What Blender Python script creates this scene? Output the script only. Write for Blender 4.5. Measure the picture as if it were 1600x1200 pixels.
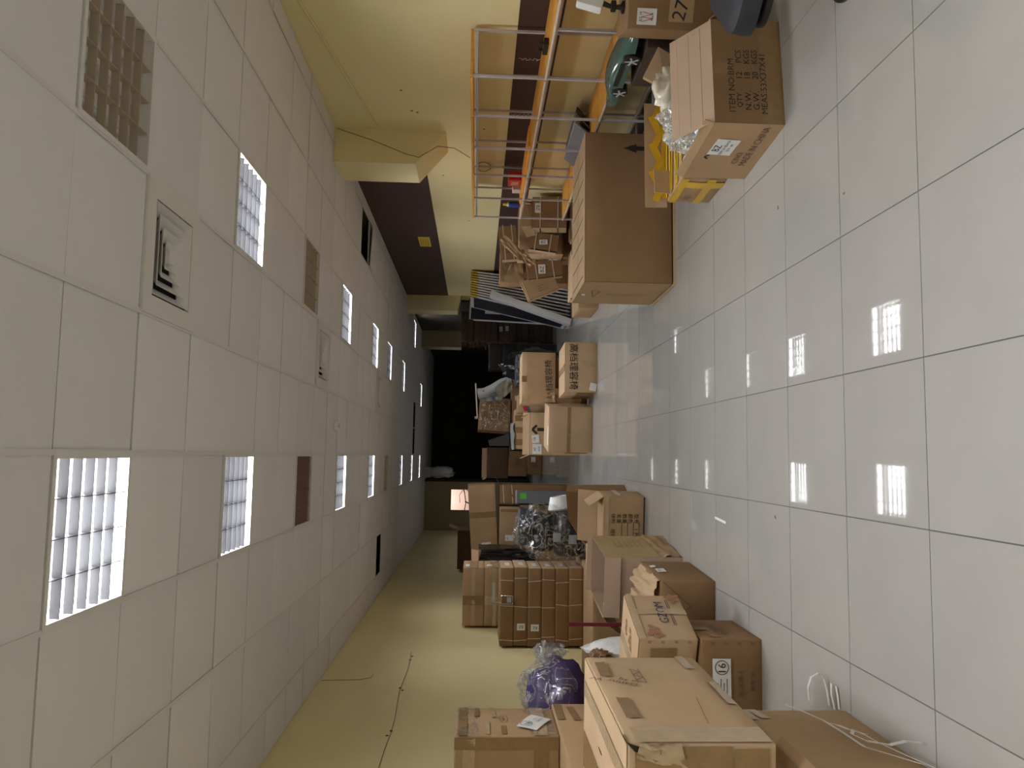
import bpy, bmesh, math, random
from mathutils import Vector, Matrix, Euler, noise

for o in list(bpy.data.objects):
    bpy.data.objects.remove(o)
SC = bpy.context.scene
COL = SC.collection
R = math.radians

# ------------------------------------------------------------------ camera
# the photograph is a portrait shot lying on its side: the camera is rolled by a quarter turn
F_PX, PITCH, YAW, ROLL, CAM_H = 1215.35, 0.0445, 0.09142, 0.02033, 1.565
fw = Vector((math.sin(YAW) * math.cos(PITCH), math.cos(YAW) * math.cos(PITCH), -math.sin(PITCH)))
rt = Vector((math.cos(YAW), -math.sin(YAW), 0))
up = rt.cross(fw)
r2 = rt * math.cos(ROLL) + up * math.sin(ROLL)
u2 = -rt * math.sin(ROLL) + up * math.cos(ROLL)
cam_d = bpy.data.cameras.new('camera')
cam_d.sensor_fit = 'HORIZONTAL'
cam_d.sensor_width = 36.0
cam_d.lens = F_PX / 1600 * 36.0
cam_d.clip_start = 0.05
cam_d.clip_end = 200
cam = bpy.data.objects.new('camera', cam_d)
COL.objects.link(cam)
cx_, cy_, cz_ = -u2, r2, -fw
cam.matrix_world = Matrix(((cx_.x, cy_.x, cz_.x, 0), (cx_.y, cy_.y, cz_.y, 0), (cx_.z, cy_.z, cz_.z, CAM_H), (0, 0, 0, 1)))
SC.camera = cam

# ------------------------------------------------------------------ world, exposure
w = bpy.data.worlds.new('world')
SC.world = w
w.use_nodes = True
w.node_tree.nodes['Background'].inputs[0].default_value = (0.8, 0.85, 1.0, 1)
w.node_tree.nodes['Background'].inputs[1].default_value = 0.02
SC.view_settings.view_transform = 'Standard'
SC.view_settings.look = 'None'
SC.view_settings.gamma = 1.0
SC.view_settings.use_curve_mapping = False
SC.view_settings.exposure = 0.17
LAMP_W = 30.0

# ------------------------------------------------------------------ materials
MATS = {}


def M(name, col, rough=0.7, var=0.0, scale=8.0, bump=0.0, bscale=60.0, metal=0.0, spec=0.5, rnd=0.0, emis=None, coat=0.0, alpha=None):
    if name in MATS:
        return MATS[name]
    m = bpy.data.materials.new(name)
    m.use_nodes = True
    nt = m.node_tree
    N, L = nt.nodes, nt.links
    b = N['Principled BSDF']
    b.inputs['Roughness'].default_value = rough
    b.inputs['Metallic'].default_value = metal
    b.inputs['Specular IOR Level'].default_value = spec
    b.inputs['Coat Weight'].default_value = coat
    b.inputs['Base Color'].default_value = (*col, 1)
    if emis:
        b.inputs['Emission Color'].default_value = (*emis[0], 1)
        b.inputs['Emission Strength'].default_value = emis[1]
    tc = N.new('ShaderNodeTexCoord')
    src = None
    if var > 0:
        nz = N.new('ShaderNodeTexNoise')
        nz.inputs['Scale'].default_value = scale
        nz.inputs['Detail'].default_value = 6
        nz.inputs['Roughness'].default_value = 0.6
        L.new(tc.outputs['Object'], nz.inputs['Vector'])
        rp = N.new('ShaderNodeMapRange')
        rp.inputs[1].default_value = 0.3
        rp.inputs[2].default_value = 0.7
        rp.inputs[3].default_value = 1 - var
        rp.inputs[4].default_value = 1 + var
        L.new(nz.outputs['Fac'], rp.inputs[0])
        src = rp.outputs[0]
    if rnd > 0:
        oi = N.new('ShaderNodeObjectInfo')
        r3 = N.new('ShaderNodeMapRange')
        r3.inputs[3].default_value = 1 - rnd
        r3.inputs[4].default_value = 1 + rnd
        L.new(oi.outputs['Random'], r3.inputs[0])
        if src is None:
            src = r3.outputs[0]
        else:
            mu = N.new('ShaderNodeMath')
            mu.operation = 'MULTIPLY'
            L.new(src, mu.inputs[0])
            L.new(r3.outputs[0], mu.inputs[1])
            src = mu.outputs[0]
    if src is not None:
        vm = N.new('ShaderNodeVectorMath')
        vm.operation = 'SCALE'
        vm.inputs[0].default_value = col
        L.new(src, vm.inputs['Scale'])
        L.new(vm.outputs[0], b.inputs['Base Color'])
    if bump > 0:
        n2 = N.new('ShaderNodeTexNoise')
        n2.inputs['Scale'].default_value = bscale
        n2.inputs['Detail'].default_value = 4
        L.new(tc.outputs['Object'], n2.inputs['Vector'])
        bp = N.new('ShaderNodeBump')
        bp.inputs['Strength'].default_value = bump
        bp.inputs['Distance'].default_value = 0.01
        L.new(n2.outputs['Fac'], bp.inputs['Height'])
        L.new(bp.outputs[0], b.inputs['Normal'])
    MATS[name] = m
    return m


def film(name, tint=(0.9, 0.92, 0.95), lo=0.035, hi=0.5, scale=7.0, white=0.2):
    """clear crumpled plastic: transparent, with glossy creases"""
    if name in MATS:
        return MATS[name]
    m = bpy.data.materials.new(name)
    m.use_nodes = True
    nt = m.node_tree
    N, L = nt.nodes, nt.links
    N.remove(N['Principled BSDF'])
    out = N['Material Output']
    tr = N.new('ShaderNodeBsdfTransparent')
    tr.inputs[0].default_value = (0.93, 0.94, 0.95, 1)
    gl = N.new('ShaderNodeBsdfGlossy')
    gl.inputs[0].default_value = (*tint, 1)
    gl.inputs['Roughness'].default_value = 0.16
    df = N.new('ShaderNodeBsdfDiffuse')
    df.inputs[0].default_value = (*tint, 1)
    m1 = N.new('ShaderNodeMixShader')
    m1.inputs[0].default_value = white
    L.new(gl.outputs[0], m1.inputs[1])
    L.new(df.outputs[0], m1.inputs[2])
    tc = N.new('ShaderNodeTexCoord')
    nz = N.new('ShaderNodeTexNoise')
    nz.inputs['Scale'].default_value = scale
    nz.inputs['Detail'].default_value = 5
    nz.inputs['Distortion'].default_value = 1.5
    L.new(tc.outputs['Object'], nz.inputs['Vector'])
    mr = N.new('ShaderNodeMapRange')
    sb = N.new('ShaderNodeMath')
    sb.operation = 'SUBTRACT'
    sb.inputs[1].default_value = 0.5
    L.new(nz.outputs['Fac'], sb.inputs[0])
    ab = N.new('ShaderNodeMath')
    ab.operation = 'ABSOLUTE'
    L.new(sb.outputs[0], ab.inputs[0])
    mr.inputs[1].default_value = 0.0
    mr.inputs[2].default_value = 0.05
    mr.inputs[3].default_value = hi
    mr.inputs[4].default_value = lo
    L.new(ab.outputs[0], mr.inputs[0])
    bp = N.new('ShaderNodeBump')
    bp.inputs['Strength'].default_value = 0.9
    bp.inputs['Distance'].default_value = 0.03
    L.new(nz.outputs['Fac'], bp.inputs['Height'])
    L.new(bp.outputs[0], gl.inputs['Normal'])
    L.new(bp.outputs[0], df.inputs['Normal'])
    m2 = N.new('ShaderNodeMixShader')
    L.new(mr.outputs[0], m2.inputs[0])
    L.new(tr.outputs[0], m2.inputs[1])
    L.new(m1.outputs[0], m2.inputs[2])
    L.new(m2.outputs[0], out.inputs[0])
    MATS[name] = m
    return m


def wood(name, col, col2):
    if name in MATS:
        return MATS[name]
    m = bpy.data.materials.new(name)
    m.use_nodes = True
    nt = m.node_tree
    N, L = nt.nodes, nt.links
    b = N['Principled BSDF']
    b.inputs['Roughness'].default_value = 0.38
    tc = N.new('ShaderNodeTexCoord')
    mp = N.new('ShaderNodeMapping')
    mp.inputs['Scale'].default_value = (14, 0.8, 14)
    L.new(tc.outputs['Object'], mp.inputs[0])
    nz = N.new('ShaderNodeTexNoise')
    nz.inputs['Scale'].default_value = 3
    nz.inputs['Detail'].default_value = 5
    L.new(mp.outputs[0], nz.inputs['Vector'])
    cr = N.new('ShaderNodeValToRGB')
    cr.color_ramp.elements[0].position = 0.35
    cr.color_ramp.elements[0].color = (*col2, 1)
    cr.color_ramp.elements[1].position = 0.65
    cr.color_ramp.elements[1].color = (*col, 1)
    L.new(nz.outputs['Fac'], cr.inputs[0])
    L.new(cr.outputs[0], b.inputs['Base Color'])
    MATS[name] = m
    return m


def floor_mat():
    m = M('polished_tile', (0.385, 0.373, 0.35), rough=0.1, var=0.035, scale=2.5, rnd=0.02, spec=0.5)
    nt = m.node_tree
    N, L = nt.nodes, nt.links
    b = N['Principled BSDF']
    tc = N.new('ShaderNodeTexCoord')
    n = N.new('ShaderNodeTexNoise')
    n.inputs['Scale'].default_value = 1.7
    n.inputs['Detail'].default_value = 5
    L.new(tc.outputs['Object'], n.inputs['Vector'])
    r = N.new('ShaderNodeMapRange')
    r.inputs[1].default_value = 0.35
    r.inputs[2].default_value = 0.75
    r.inputs[3].default_value = 0.015
    r.inputs[4].default_value = 0.05
    L.new(n.outputs['Fac'], r.inputs[0])
    L.new(r.outputs[0], b.inputs['Roughness'])
    return m


WALL = M('yellow_wall_paint', (0.87, 0.77, 0.44), 0.6, var=0.04, scale=0.8, bump=0.05, bscale=25)
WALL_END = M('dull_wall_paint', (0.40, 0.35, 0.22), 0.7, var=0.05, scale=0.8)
MAROON = M('maroon_paint', (0.062, 0.030, 0.026), 0.55, var=0.1, scale=3)
BLACKTRIM = M('black_skirting', (0.01, 0.01, 0.012), 0.4)
TILE = M('ceiling_board', (0.78, 0.775, 0.80), 0.85, var=0.025, scale=1.2, rnd=0.035, bump=0.06, bscale=90)
TBAR = M('white_runner', (0.74, 0.73, 0.73), 0.5)
VOID = M('dark_void', (0.012, 0.014, 0.018), 0.9)
GROUT = M('grey_grout', (0.13, 0.12, 0.11), 0.9)
FLOORM = floor_mat()
CARD = M('kraft_card', (0.43, 0.285, 0.16), 0.8, var=0.07, scale=3.0, bump=0.06, bscale=40, rnd=0.06, spec=0.25)
CARD_L = M('pale_kraft_card', (0.53, 0.37, 0.225), 0.8, var=0.06, scale=3.0, bump=0.06, bscale=40, rnd=0.05, spec=0.25)
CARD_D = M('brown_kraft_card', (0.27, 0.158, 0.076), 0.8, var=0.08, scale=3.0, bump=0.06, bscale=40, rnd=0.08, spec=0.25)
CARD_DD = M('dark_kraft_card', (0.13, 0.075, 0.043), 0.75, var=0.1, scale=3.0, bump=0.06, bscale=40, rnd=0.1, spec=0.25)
CARD_P = M('pinkish_card', (0.50, 0.355, 0.255), 0.8, var=0.05, scale=3.0, bump=0.05, bscale=50, spec=0.25)
TAPE = M('brown_packing_tape', (0.30, 0.185, 0.085), 0.22, var=0.1, scale=20, bump=0.15, bscale=30)
TAPE_C = M('clear_tape', (0.50, 0.37, 0.23), 0.12, var=0.08, scale=20, bump=0.2, bscale=30)
YTAPE = M('yellow_tape', (0.72, 0.44, 0.03), 0.25, var=0.08, scale=12, bump=0.2, bscale=25)
PAPER = M('white_label_paper', (0.80, 0.80, 0.79), 0.6)
INK = M('black_ink', (0.02, 0.018, 0.018), 0.6)
INK_F = M('faded_ink', (0.16, 0.10, 0.06), 0.7)
INK_R = M('red_ink', (0.37, 0.17, 0.10), 0.7)
INK_B = M('navy_ink', (0.035, 0.035, 0.09), 0.6)
STRAPW = M('white_strap', (0.72, 0.70, 0.68), 0.35)
STRAPC = M('cord_strap', (0.62, 0.52, 0.42), 0.5)
WHITE = M('white_plastic', (0.80, 0.80, 0.80), 0.35)
BLACK = M('black_plastic', (0.012, 0.012, 0.013), 0.35)
BLACKBAG = M('black_bag_plastic', (0.010, 0.010, 0.012), 0.18, bump=0.9, bscale=18)
NAVY = M('navy_fabric', (0.020, 0.026, 0.045), 0.7, bump=0.2, bscale=200)
SEATM = M('slate_upholstery', (0.022, 0.026, 0.037), 0.5, bump=0.1, bscale=160)
CHROME = M('chrome', (0.75, 0.75, 0.76), 0.12, metal=1.0)
POST = M('lilac_steel', (0.62, 0.58, 0.66), 0.35, metal=0.3)
LOUV = M('louvre_metal', (0.030, 0.030, 0.033), 0.5, spec=0.2)
LOUV_D = M('dull_louvre_metal', (0.50, 0.42, 0.34), 0.35, metal=0.25)
REFL = M('white_reflector', (0.82, 0.80, 0.78), 0.35)
REFL_R = M('bronze_reflector', (0.50, 0.34, 0.32), 0.35)
LOUV_R = M('bronze_louvre_metal', (0.30, 0.18, 0.17), 0.35, metal=0.25)
TUBEM = M('unlit_tube_glass', (0.72, 0.72, 0.70), 0.25)
ORANGE = wood('orange_wood_board', (0.84, 0.42, 0.075), (0.72, 0.32, 0.045))
GREY = M('grey_plastic', (0.16, 0.17, 0.18), 0.4)
GREYL = M('light_grey_plastic', (0.42, 0.43, 0.45), 0.4)
SLATE = M('slate_board', (0.11, 0.105, 0.115), 0.35, var=0.2, scale=30)
GOLD = M('gold_corner', (0.62, 0.45, 0.10), 0.3, metal=0.6)
WPANEL = M('white_frame_edge', (0.68, 0.67, 0.70), 0.35, var=0.04, scale=5)
NAVYB = M('navy_board', (0.012, 0.014, 0.03), 0.3)
REDM = M('red_pack', (0.50, 0.02, 0.03), 0.4)
BLUEM = M('blue_can', (0.02, 0.06, 0.32), 0.3)
YELM = M('yellow_cap', (0.65, 0.55, 0.05), 0.4)
GREENCAR = M('glossy_green', (0.05, 0.105, 0.085), 0.12, bump=0.25, bscale=14, coat=0.6)
PURPLE = M('purple_cloth', (0.060, 0.035, 0.16), 0.6, var=0.25, scale=9, bump=0.4, bscale=14)
FILM = film('clear_film')
FILM_B = film('bag_film', (0.88, 0.87, 0.93), 0.10, 0.65, 8.0, 0.4)
FILM_W = film('bubble_film', (0.93, 0.92, 0.88), 0.45, 0.95, 22.0, 0.5)
SILVER = M('silver_foil', (0.72, 0.71, 0.70), 0.25, metal=0.5, bump=0.8, bscale=22)
CREAM = M('crumpled_cream_plastic', (0.74, 0.68, 0.56), 0.2, bump=0.9, bscale=20)
WIRE = M('brown_wire', (0.14, 0.09, 0.06), 0.6)
DARKWALL = M('unlit_brown_wall', (0.045, 0.032, 0.018), 0.8)  # darkness of the unlit far end put into the wall colour
PINKW = M('pink_lit_wall', (0.85, 0.66, 0.58), 0.7)
NOTE = M('yellow_note', (0.72, 0.58, 0.05), 0.6)
GREENST = M('green_sticker', (0.12, 0.55, 0.08), 0.5)
VENTM = M('vent_plastic', (0.76, 0.75, 0.74), 0.4)


# ------------------------------------------------------------------ mesh helpers
class MB:
    def __init__(self):
        self.v, self.f = [], []

    def add(self, vs, fs):
        n = len(self.v)
        self.v += [tuple(p) for p in vs]
        self.f += [tuple(i + n for i in q) for q in fs]
        return self

    def box(self, x0, x1, y0, y1, z0, z1, T=None):
        vs = [Vector(p) for p in ((x0, y0, z0), (x1, y0, z0), (x1, y1, z0), (x0, y1, z0), (x0, y0, z1), (x1, y0, z1), (x1, y1, z1), (x0, y1, z1))]
        if T is not None:
            vs = [T @ p for p in vs]
        return self.add(vs, [(3, 2, 1, 0), (4, 5, 6, 7), (0, 1, 5, 4), (1, 2, 6, 5), (2, 3, 7, 6), (3, 0, 4, 7)])

    def cbox(self, x0, x1, y0, y1, z0, z1, c):
        """box with chamfered vertical and horizontal edges"""
        bm = bmesh.new()
        bmesh.ops.create_cube(bm, size=1)
        bmesh.ops.scale(bm, vec=(x1 - x0, y1 - y0, z1 - z0), verts=bm.verts)
        bmesh.ops.translate(bm, vec=((x0 + x1) / 2, (y0 + y1) / 2, (z0 + z1) / 2), verts=bm.verts)
        bmesh.ops.bevel(bm, geom=bm.edges[:], offset=c, segments=2, profile=0.6, affect='EDGES')
        self.bm(bm)
        return self

    def bm(self, bm):
        bm.verts.index_update()
        self.add([v.co[:] for v in bm.verts], [[v.index for v in f.verts] for f in bm.faces])
        bm.free()

    def tube(self, pts, r, n=6, cap=True):
        pts = [Vector(p) for p in pts]
        rs = r if isinstance(r, (list, tuple)) else [r] * len(pts)
        rings = []
        prev = None
        for i, p in enumerate(pts):
            d = (pts[min(i + 1, len(pts) - 1)] - pts[max(i - 1, 0)]).normalized()
            a = prev - d * prev.dot(d) if prev is not None else (Vector((0, 0, 1)) if abs(d.z) < 0.9 else Vector((1, 0, 0))).cross(d)
            a.normalize()
            prev = a
            b = d.cross(a)
            rings.append([p + (a * math.cos(2 * math.pi * k / n) + b * math.sin(2 * math.pi * k / n)) * rs[i] for k in range(n)])
        vs = [q for g in rings for q in g]
        fs = []
        for i in range(len(pts) - 1):
            for k in range(n):
                fs.append((i * n + k, i * n + (k + 1) % n, (i + 1) * n + (k + 1) % n, (i + 1) * n + k))
        if cap:
            fs.append(tuple(reversed(range(n))))
            fs.append(tuple((len(pts) - 1) * n + k for k in range(n)))
        return self.add(vs, fs)

    def ribbon(self, pts, nrm, wid, th=0.0015):
        """flat strap along pts; nrm = list of width directions or one"""
        pts = [Vector(p) for p in pts]
        vs, fs = [], []
        for i, p in enumerate(pts):
            wd = Vector(nrm[i] if isinstance(nrm, list) else nrm).normalized()
            d = (pts[min(i + 1, len(pts) - 1)] - pts[max(i - 1, 0)]).normalized()
            t = d.cross(wd).normalized() * th / 2
            wv = wd * wid / 2
            vs += [p - wv - t, p + wv - t, p + wv + t, p - wv + t]
        for i in range(len(pts) - 1):
            a, b = 4 * i, 4 * i + 4
            for k in range(4):
                fs.append((a + k, a + (k + 1) % 4, b + (k + 1) % 4, b + k))
        fs.append((3, 2, 1, 0))
        n = len(vs) - 4
        fs.append((n, n + 1, n + 2, n + 3))
        return self.add(vs, fs)

    def prism(self, poly, off):
        """polygon (list of 3d points) extruded by vector off"""
        n = len(poly)
        off = Vector(off)
        vs = [Vector(p) for p in poly] + [Vector(p) + off for p in poly]
        fs = [tuple(reversed(range(n))), tuple(range(n, 2 * n))]
        for k in range(n):
            fs.append((k, (k + 1) % n, n + (k + 1) % n, n + k))
        return self.add(vs, fs)

    def lathe(self, prof, n=16, T=None):
        """prof list of (r, z)"""
        vs, fs = [], []
        for (r, z) in prof:
            for k in range(n):
                p = Vector((r * math.cos(2 * math.pi * k / n), r * math.sin(2 * math.pi * k / n), z))
                vs.append(T @ p if T is not None else p)
        for i in range(len(prof) - 1):
            for k in range(n):
                fs.append((i * n + k, i * n + (k + 1) % n, (i + 1) * n + (k + 1) % n, (i + 1) * n + k))
        fs.append(tuple(reversed(range(n))))
        fs.append(tuple((len(prof) - 1) * n + k for k in range(n)))
        return self.add(vs, fs)

    def mesh(self, name, mat, smooth=None):
        me = bpy.data.meshes.new(name)
        me.from_pydata(self.v, [], self.f)
        if mat is not None:
            me.materials.append(mat)
        if smooth:
            me.polygons.foreach_set('use_smooth', [True] * len(me.polygons))
            me.set_sharp_from_angle(angle=R(smooth))
        me.update()
        bm = bmesh.new()
        bm.from_mesh(me)
        bmesh.ops.recalc_face_normals(bm, faces=bm.faces)
        bm.to_mesh(me)
        bm.free()
        return me

    def build(self, name, mat, parent=None, smooth=None, loc=None, rot=None):
        return put(name, self.mesh(name, mat, smooth), parent, loc, rot)


def put(name, me, parent=None, loc=None, rot=None):
    o = bpy.data.objects.new(name, me)
    COL.objects.link(o)
    if parent is not None:
        o.parent = parent
    if loc is not None:
        o.location = loc
    if rot is not None:
        o.rotation_euler = rot
    return o


def tag(o, label=None, cat=None, group=None, kind=None):
    if label:
        o['label'] = label
    if cat:
        o['category'] = cat
    if group:
        o['group'] = group
    if kind:
        o['kind'] = kind
    return o


def empty(name, loc=(0, 0, 0), rot=(0, 0, 0)):
    o = bpy.data.objects.new(name, None)
    o.empty_display_size = 0.1
    COL.objects.link(o)
    o.location = loc
    o.rotation_euler = rot
    return o


def thing(name, label, cat, loc=(0, 0, 0), rot=(0, 0, 0), group=None):
    return tag(empty(name, loc, rot), label, cat, group)


def bx(name, mat, b, parent=None):
    return MB().box(*b).build(name, mat, parent)


_tc = {}


def text_mesh(s):
    """text outlines as flat 2d mesh data: verts scaled so that the height is 1"""
    if s in _tc:
        return _tc[s]
    cu = bpy.data.curves.new('t', 'FONT')
    cu.body = s
    cu.resolution_u = 2
    ob = bpy.data.objects.new('t', cu)
    COL.objects.link(ob)
    bpy.context.view_layer.update()
    me = bpy.data.meshes.new_from_object(ob.evaluated_get(bpy.context.evaluated_depsgraph_get()))
    vs = [v.co.xy.copy() for v in me.vertices]
    fs = [tuple(p.vertices) for p in me.polygons]
    bpy.data.objects.remove(ob)
    bpy.data.curves.remove(cu)
    bpy.data.meshes.remove(me)
    if not vs:
        vs, fs = [Vector((0, 0)), Vector((1, 0)), Vector((0, 1))], [(0, 1, 2)]
    x0, x1 = min(v.x for v in vs), max(v.x for v in vs)
    y0, y1 = min(v.y for v in vs), max(v.y for v in vs)
    h = max(y1 - y0, 1e-4)
    out = ([((v.x - (x0 + x1) / 2) / h, (v.y - (y0 + y1) / 2) / h) for v in vs], fs)
    _tc[s] = out
    return out


FACES = {
    '-y': (lambda w, d, h: (Vector((-w / 2, -d / 2, 0)), Vector((w, 0, 0)), Vector((0, 0, h)), Vector((0, -1, 0)))),
    '+y': (lambda w, d, h: (Vector((w / 2, d / 2, 0)), Vector((-w, 0, 0)), Vector((0, 0, h)), Vector((0, 1, 0)))),
    '+x': (lambda w, d, h: (Vector((w / 2, -d / 2, 0)), Vector((0, d, 0)), Vector((0, 0, h)), Vector((1, 0, 0)))),
    '-x': (lambda w, d, h: (Vector((-w / 2, d / 2, 0)), Vector((0, -d, 0)), Vector((0, 0, h)), Vector((-1, 0, 0)))),
    '+z': (lambda w, d, h: (Vector((-w / 2, -d / 2, h)), Vector((w, 0, 0)), Vector((0, d, 0)), Vector((0, 0, 1)))),
    '-z': (lambda w, d, h: (Vector((-w / 2, d / 2, 0)), Vector((w, 0, 0)), Vector((0, -d, 0)), Vector((0, 0, -1)))),
}


class Carton:
    """cardboard carton; origin at the centre of its base, faces named by direction"""

    def __init__(self, name, label, x, y, z, w, d, h, rot=0, tilt=(0, 0), mat=None, open_top=False, seam=None,
                 bulge=0.006, dent=0.004, seed=None, group=None, inner=None, cat='cardboard box', flapgap=0.004, body='body'):
        self.w, self.d, self.h = w, d, h
        self.mat = mat or CARD
        self.bulge = 0 if open_top else bulge
        self.dent = 0 if open_top else dent
        self.seed = seed if seed is not None else (abs(hash((round(x, 2), round(y, 2), round(z, 2)))) % 997)
        self.root = thing(name, label, cat, (x, y, z), (R(tilt[0]), R(tilt[1]), R(rot)), group)
        if open_top:
            t = 0.006
            m = MB()
            a, b = w / 2, d / 2
            m.box(-a, a, -b, b, 0, t)
            self.body = None
            MB().box(-a, a, -b, b, 0, t).build('bottom', self.mat, self.root)
            for nm, q in (('side_panel', (-a, -a + t, -b, b, t, h)), ('side_panel', (a - t, a, -b, b, t, h)),
                          ('end_panel', (-a + t, a - t, -b, -b + t, t, h)), ('end_panel', (-a + t, a - t, b - t, b, t, h))):
                MB().box(*q).build(nm, inner or self.mat, self.root)
        else:
            self._closed()
            if seam:
                self.flaps(seam, flapgap)

    def win(self, u, v):
        return 16 * max(0, u * (1 - u)) * max(0, v * (1 - v))

    def disp(self, face, u, v):
        s = self.seed + 31 * 'xyz'.index(face[1]) + (7 if face[0] == '+' else 0)
        wv = min(1.0, self.win(u, v) * 1.5)
        b = 0 if face == '-z' else self.bulge * self.win(u, v)
        if face == '-z':
            return 0.0
        if face == '+z':
            return -0.4 * self.dent * wv * abs(noise.noise((u * 2.3 + s * 1.7, v * 2.3 + s * 0.9, s * 0.37)))
        return b + self.dent * wv * noise.noise((u * 2.3 + s * 1.7, v * 2.3 + s * 0.9, s * 0.37)) * 1.5

    def surf(self, face, u, v, off=0.0):
        o, a, b, n = FACES[face](self.w, self.d, self.h)
        return o + a * u + b * v + n * (self.disp(face, u, v) + off)

    def _closed(self):
        w, d, h = self.w, self.d, self.h
        r = min(0.008, 0.1 * min(w, d, h))
        ids, vs, fs = {}, [], []
        for face in FACES:
            o, a, b, n = FACES[face](w, d, h)
            eu, ev = r / a.length, r / b.length
            us = [0, eu, 0.2, 0.4, 0.6, 0.8, 1 - eu, 1]
            vvs = [0, ev, 0.2, 0.4, 0.6, 0.8, 1 - ev, 1]
            grid = []
            for u in us:
                row = []
                for v in vvs:
                    p = o + a * u + b * v
                    key = (round(p.x, 5), round(p.y, 5), round(p.z, 5))
                    if key not in ids:
                        ext = []
                        for ax, lo, hi in ((0, -w / 2, w / 2), (1, -d / 2, d / 2), (2, 0, h)):
                            if abs(p[ax] - lo) < 1e-5:
                                ext.append((ax, 1))
                            elif abs(p[ax] - hi) < 1e-5:
                                ext.append((ax, -1))
                        if len(ext) == 1:
                            q = p + n * self.disp(face, u, v)
                        else:
                            q = p.copy()
                            for ax, sg in ext:
                                if not (ax == 2 and sg == 1):
                                    q[ax] += sg * r * 0.35
                        ids[key] = len(vs)
                        vs.append(q)
                    row.append(ids[key])
                grid.append(row)
            for i in range(7):
                for j in range(7):
                    fs.append((grid[i][j], grid[i + 1][j], grid[i + 1][j + 1], grid[i][j + 1]))
        mb = MB()
        mb.add(vs, fs)
        self.body = mb.build('body', self.mat, self.root, smooth=40)

    def flaps(self, seam, gap=0.004, mat=None):
        """two closed top flaps meeting at a seam along local 'x' or 'y'"""
        for s in (0, 1):
            e = gap / 2 / (self.d if seam == 'x' else self.w)
            lo, hi = (0.006, 0.5 - e) if s == 0 else (0.5 + e, 0.994)
            if seam == 'x':
                self.patch('top_flap', '+z', 0.004, lo, 0.996, hi, mat or self.mat, 0.003, thick=True)
            else:
                self.patch('top_flap', '+z', lo, 0.004, hi, 0.996, mat or self.mat, 0.003, thick=True)

    def patch(self, name, face, u0, v0, u1, v1, mat, off=0.0012, n=5, shear=0.0, thick=False, parent=None):
        m = MB()
        vs, fs = [], []
        for i in range(n + 1):
            for j in range(n + 1):
                u = u0 + (u1 - u0) * i / n
                v = v0 + (v1 - v0) * j / n + shear * (i / n - 0.5)
                vs.append(self.surf(face, u, v, off))
        for i in range(n):
            for j in range(n):
                a = i * (n + 1) + j
                fs.append((a, a + n + 1, a + n + 2, a + 1))
        if thick:
            nn = FACES[face](1, 1, 1)[3]
            k = len(vs)
            vs += [p - nn * off * 0.95 for p in vs]
            ring = [i * (n + 1) for i in range(n + 1)] + [n * (n + 1) + j for j in range(1, n + 1)] + [i * (n + 1) + n for i in range(n - 1, -1, -1)] + [j for j in range(n - 1, 0, -1)]
            for q in range(len(ring)):
                a, b = ring[q], ring[(q + 1) % len(ring)]
                fs.append((a, b, b + k, a + k))
        m.add(vs, fs)
        return m.build(name, mat, parent or self.root)

    def tape(self, face, u0, v0, u1, v1, mat=None, off=0.0045, shear=0.0):
        return self.patch('tape', face, u0, v0, u1, v1, mat or TAPE, off, shear=shear)

    def label(self, face, uc, vc, wm, hm, mat=None, text=None, ang=0, ink=None, name='label', off=0.004, th=None):
        o, a, b, n = FACES[face](self.w, self.d, self.h)
        ca, sa = math.cos(R(ang)), math.sin(R(ang))
        vs, fs = [], []
        for i in range(5):
            for j in range(5):
                x, y = wm * (i / 4 - 0.5), hm * (j / 4 - 0.5)
                X, Y = x * ca - y * sa, x * sa + y * ca
                vs.append(self.surf(face, min(0.995, max(0.005, uc + X / a.length)), min(0.995, max(0.005, vc + Y / b.length)), off))
        for i in range(4):
            for j in range(4):
                q = i * 5 + j
                fs.append((q, q + 5, q + 6, q + 1))
        m = MB().add(vs, fs)
        p = m.build(name, mat or PAPER, self.root)
        if text:
            for (s, dx, dy, hh) in text:
                X, Y = dx * ca - dy * sa, dx * sa + dy * ca
                self.text(face, s, uc + X / a.length, vc + Y / b.length, hh, ang, ink or INK, off=off + 0.0015, parent=p)
        return p

    def text(self, face, s, uc, vc, hm, ang=0, mat=None, off=0.0045, sx=1.0, parent=None, name='printed_text'):
        o, a, b, n = FACES[face](self.w, self.d, self.h)
        vs, fs = text_mesh(s)
        ca, sa = math.cos(R(ang)), math.sin(R(ang))
        out = []
        for (x, y) in vs:
            x, y = x * hm * sx, y * hm
            X, Y = x * ca - y * sa, x * sa + y * ca
            out.append(self.surf(face, uc + X / a.length, vc + Y / b.length, off))
        return MB().add(out, fs).build(name, mat or INK, parent or self.root)

    def stroke(self, face, pts, wm, mat=None, off=0.0045, name='printed_line', parent=None, closed=False):
        """polyline ink line; pts in (u, v)"""
        o, a, b, n = FACES[face](self.w, self.d, self.h)
        m = MB()
        q = list(pts) + ([pts[0]] if closed else [])
        for (u0, v0), (u1, v1) in zip(q[:-1], q[1:]):
            dx, dy = (u1 - u0) * a.length, (v1 - v0) * b.length
            l = math.hypot(dx, dy) or 1e-6
            px, py = -dy / l * wm / 2 / a.length, dx / l * wm / 2 / b.length
            m.add([self.surf(face, u0 + px, v0 + py, off), self.surf(face, u1 + px, v1 + py, off),
                   self.surf(face, u1 - px, v1 - py, off), self.surf(face, u0 - px, v0 - py, off)], [(0, 1, 2, 3)])
        return m.build(name, mat or INK, parent or self.root)

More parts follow.
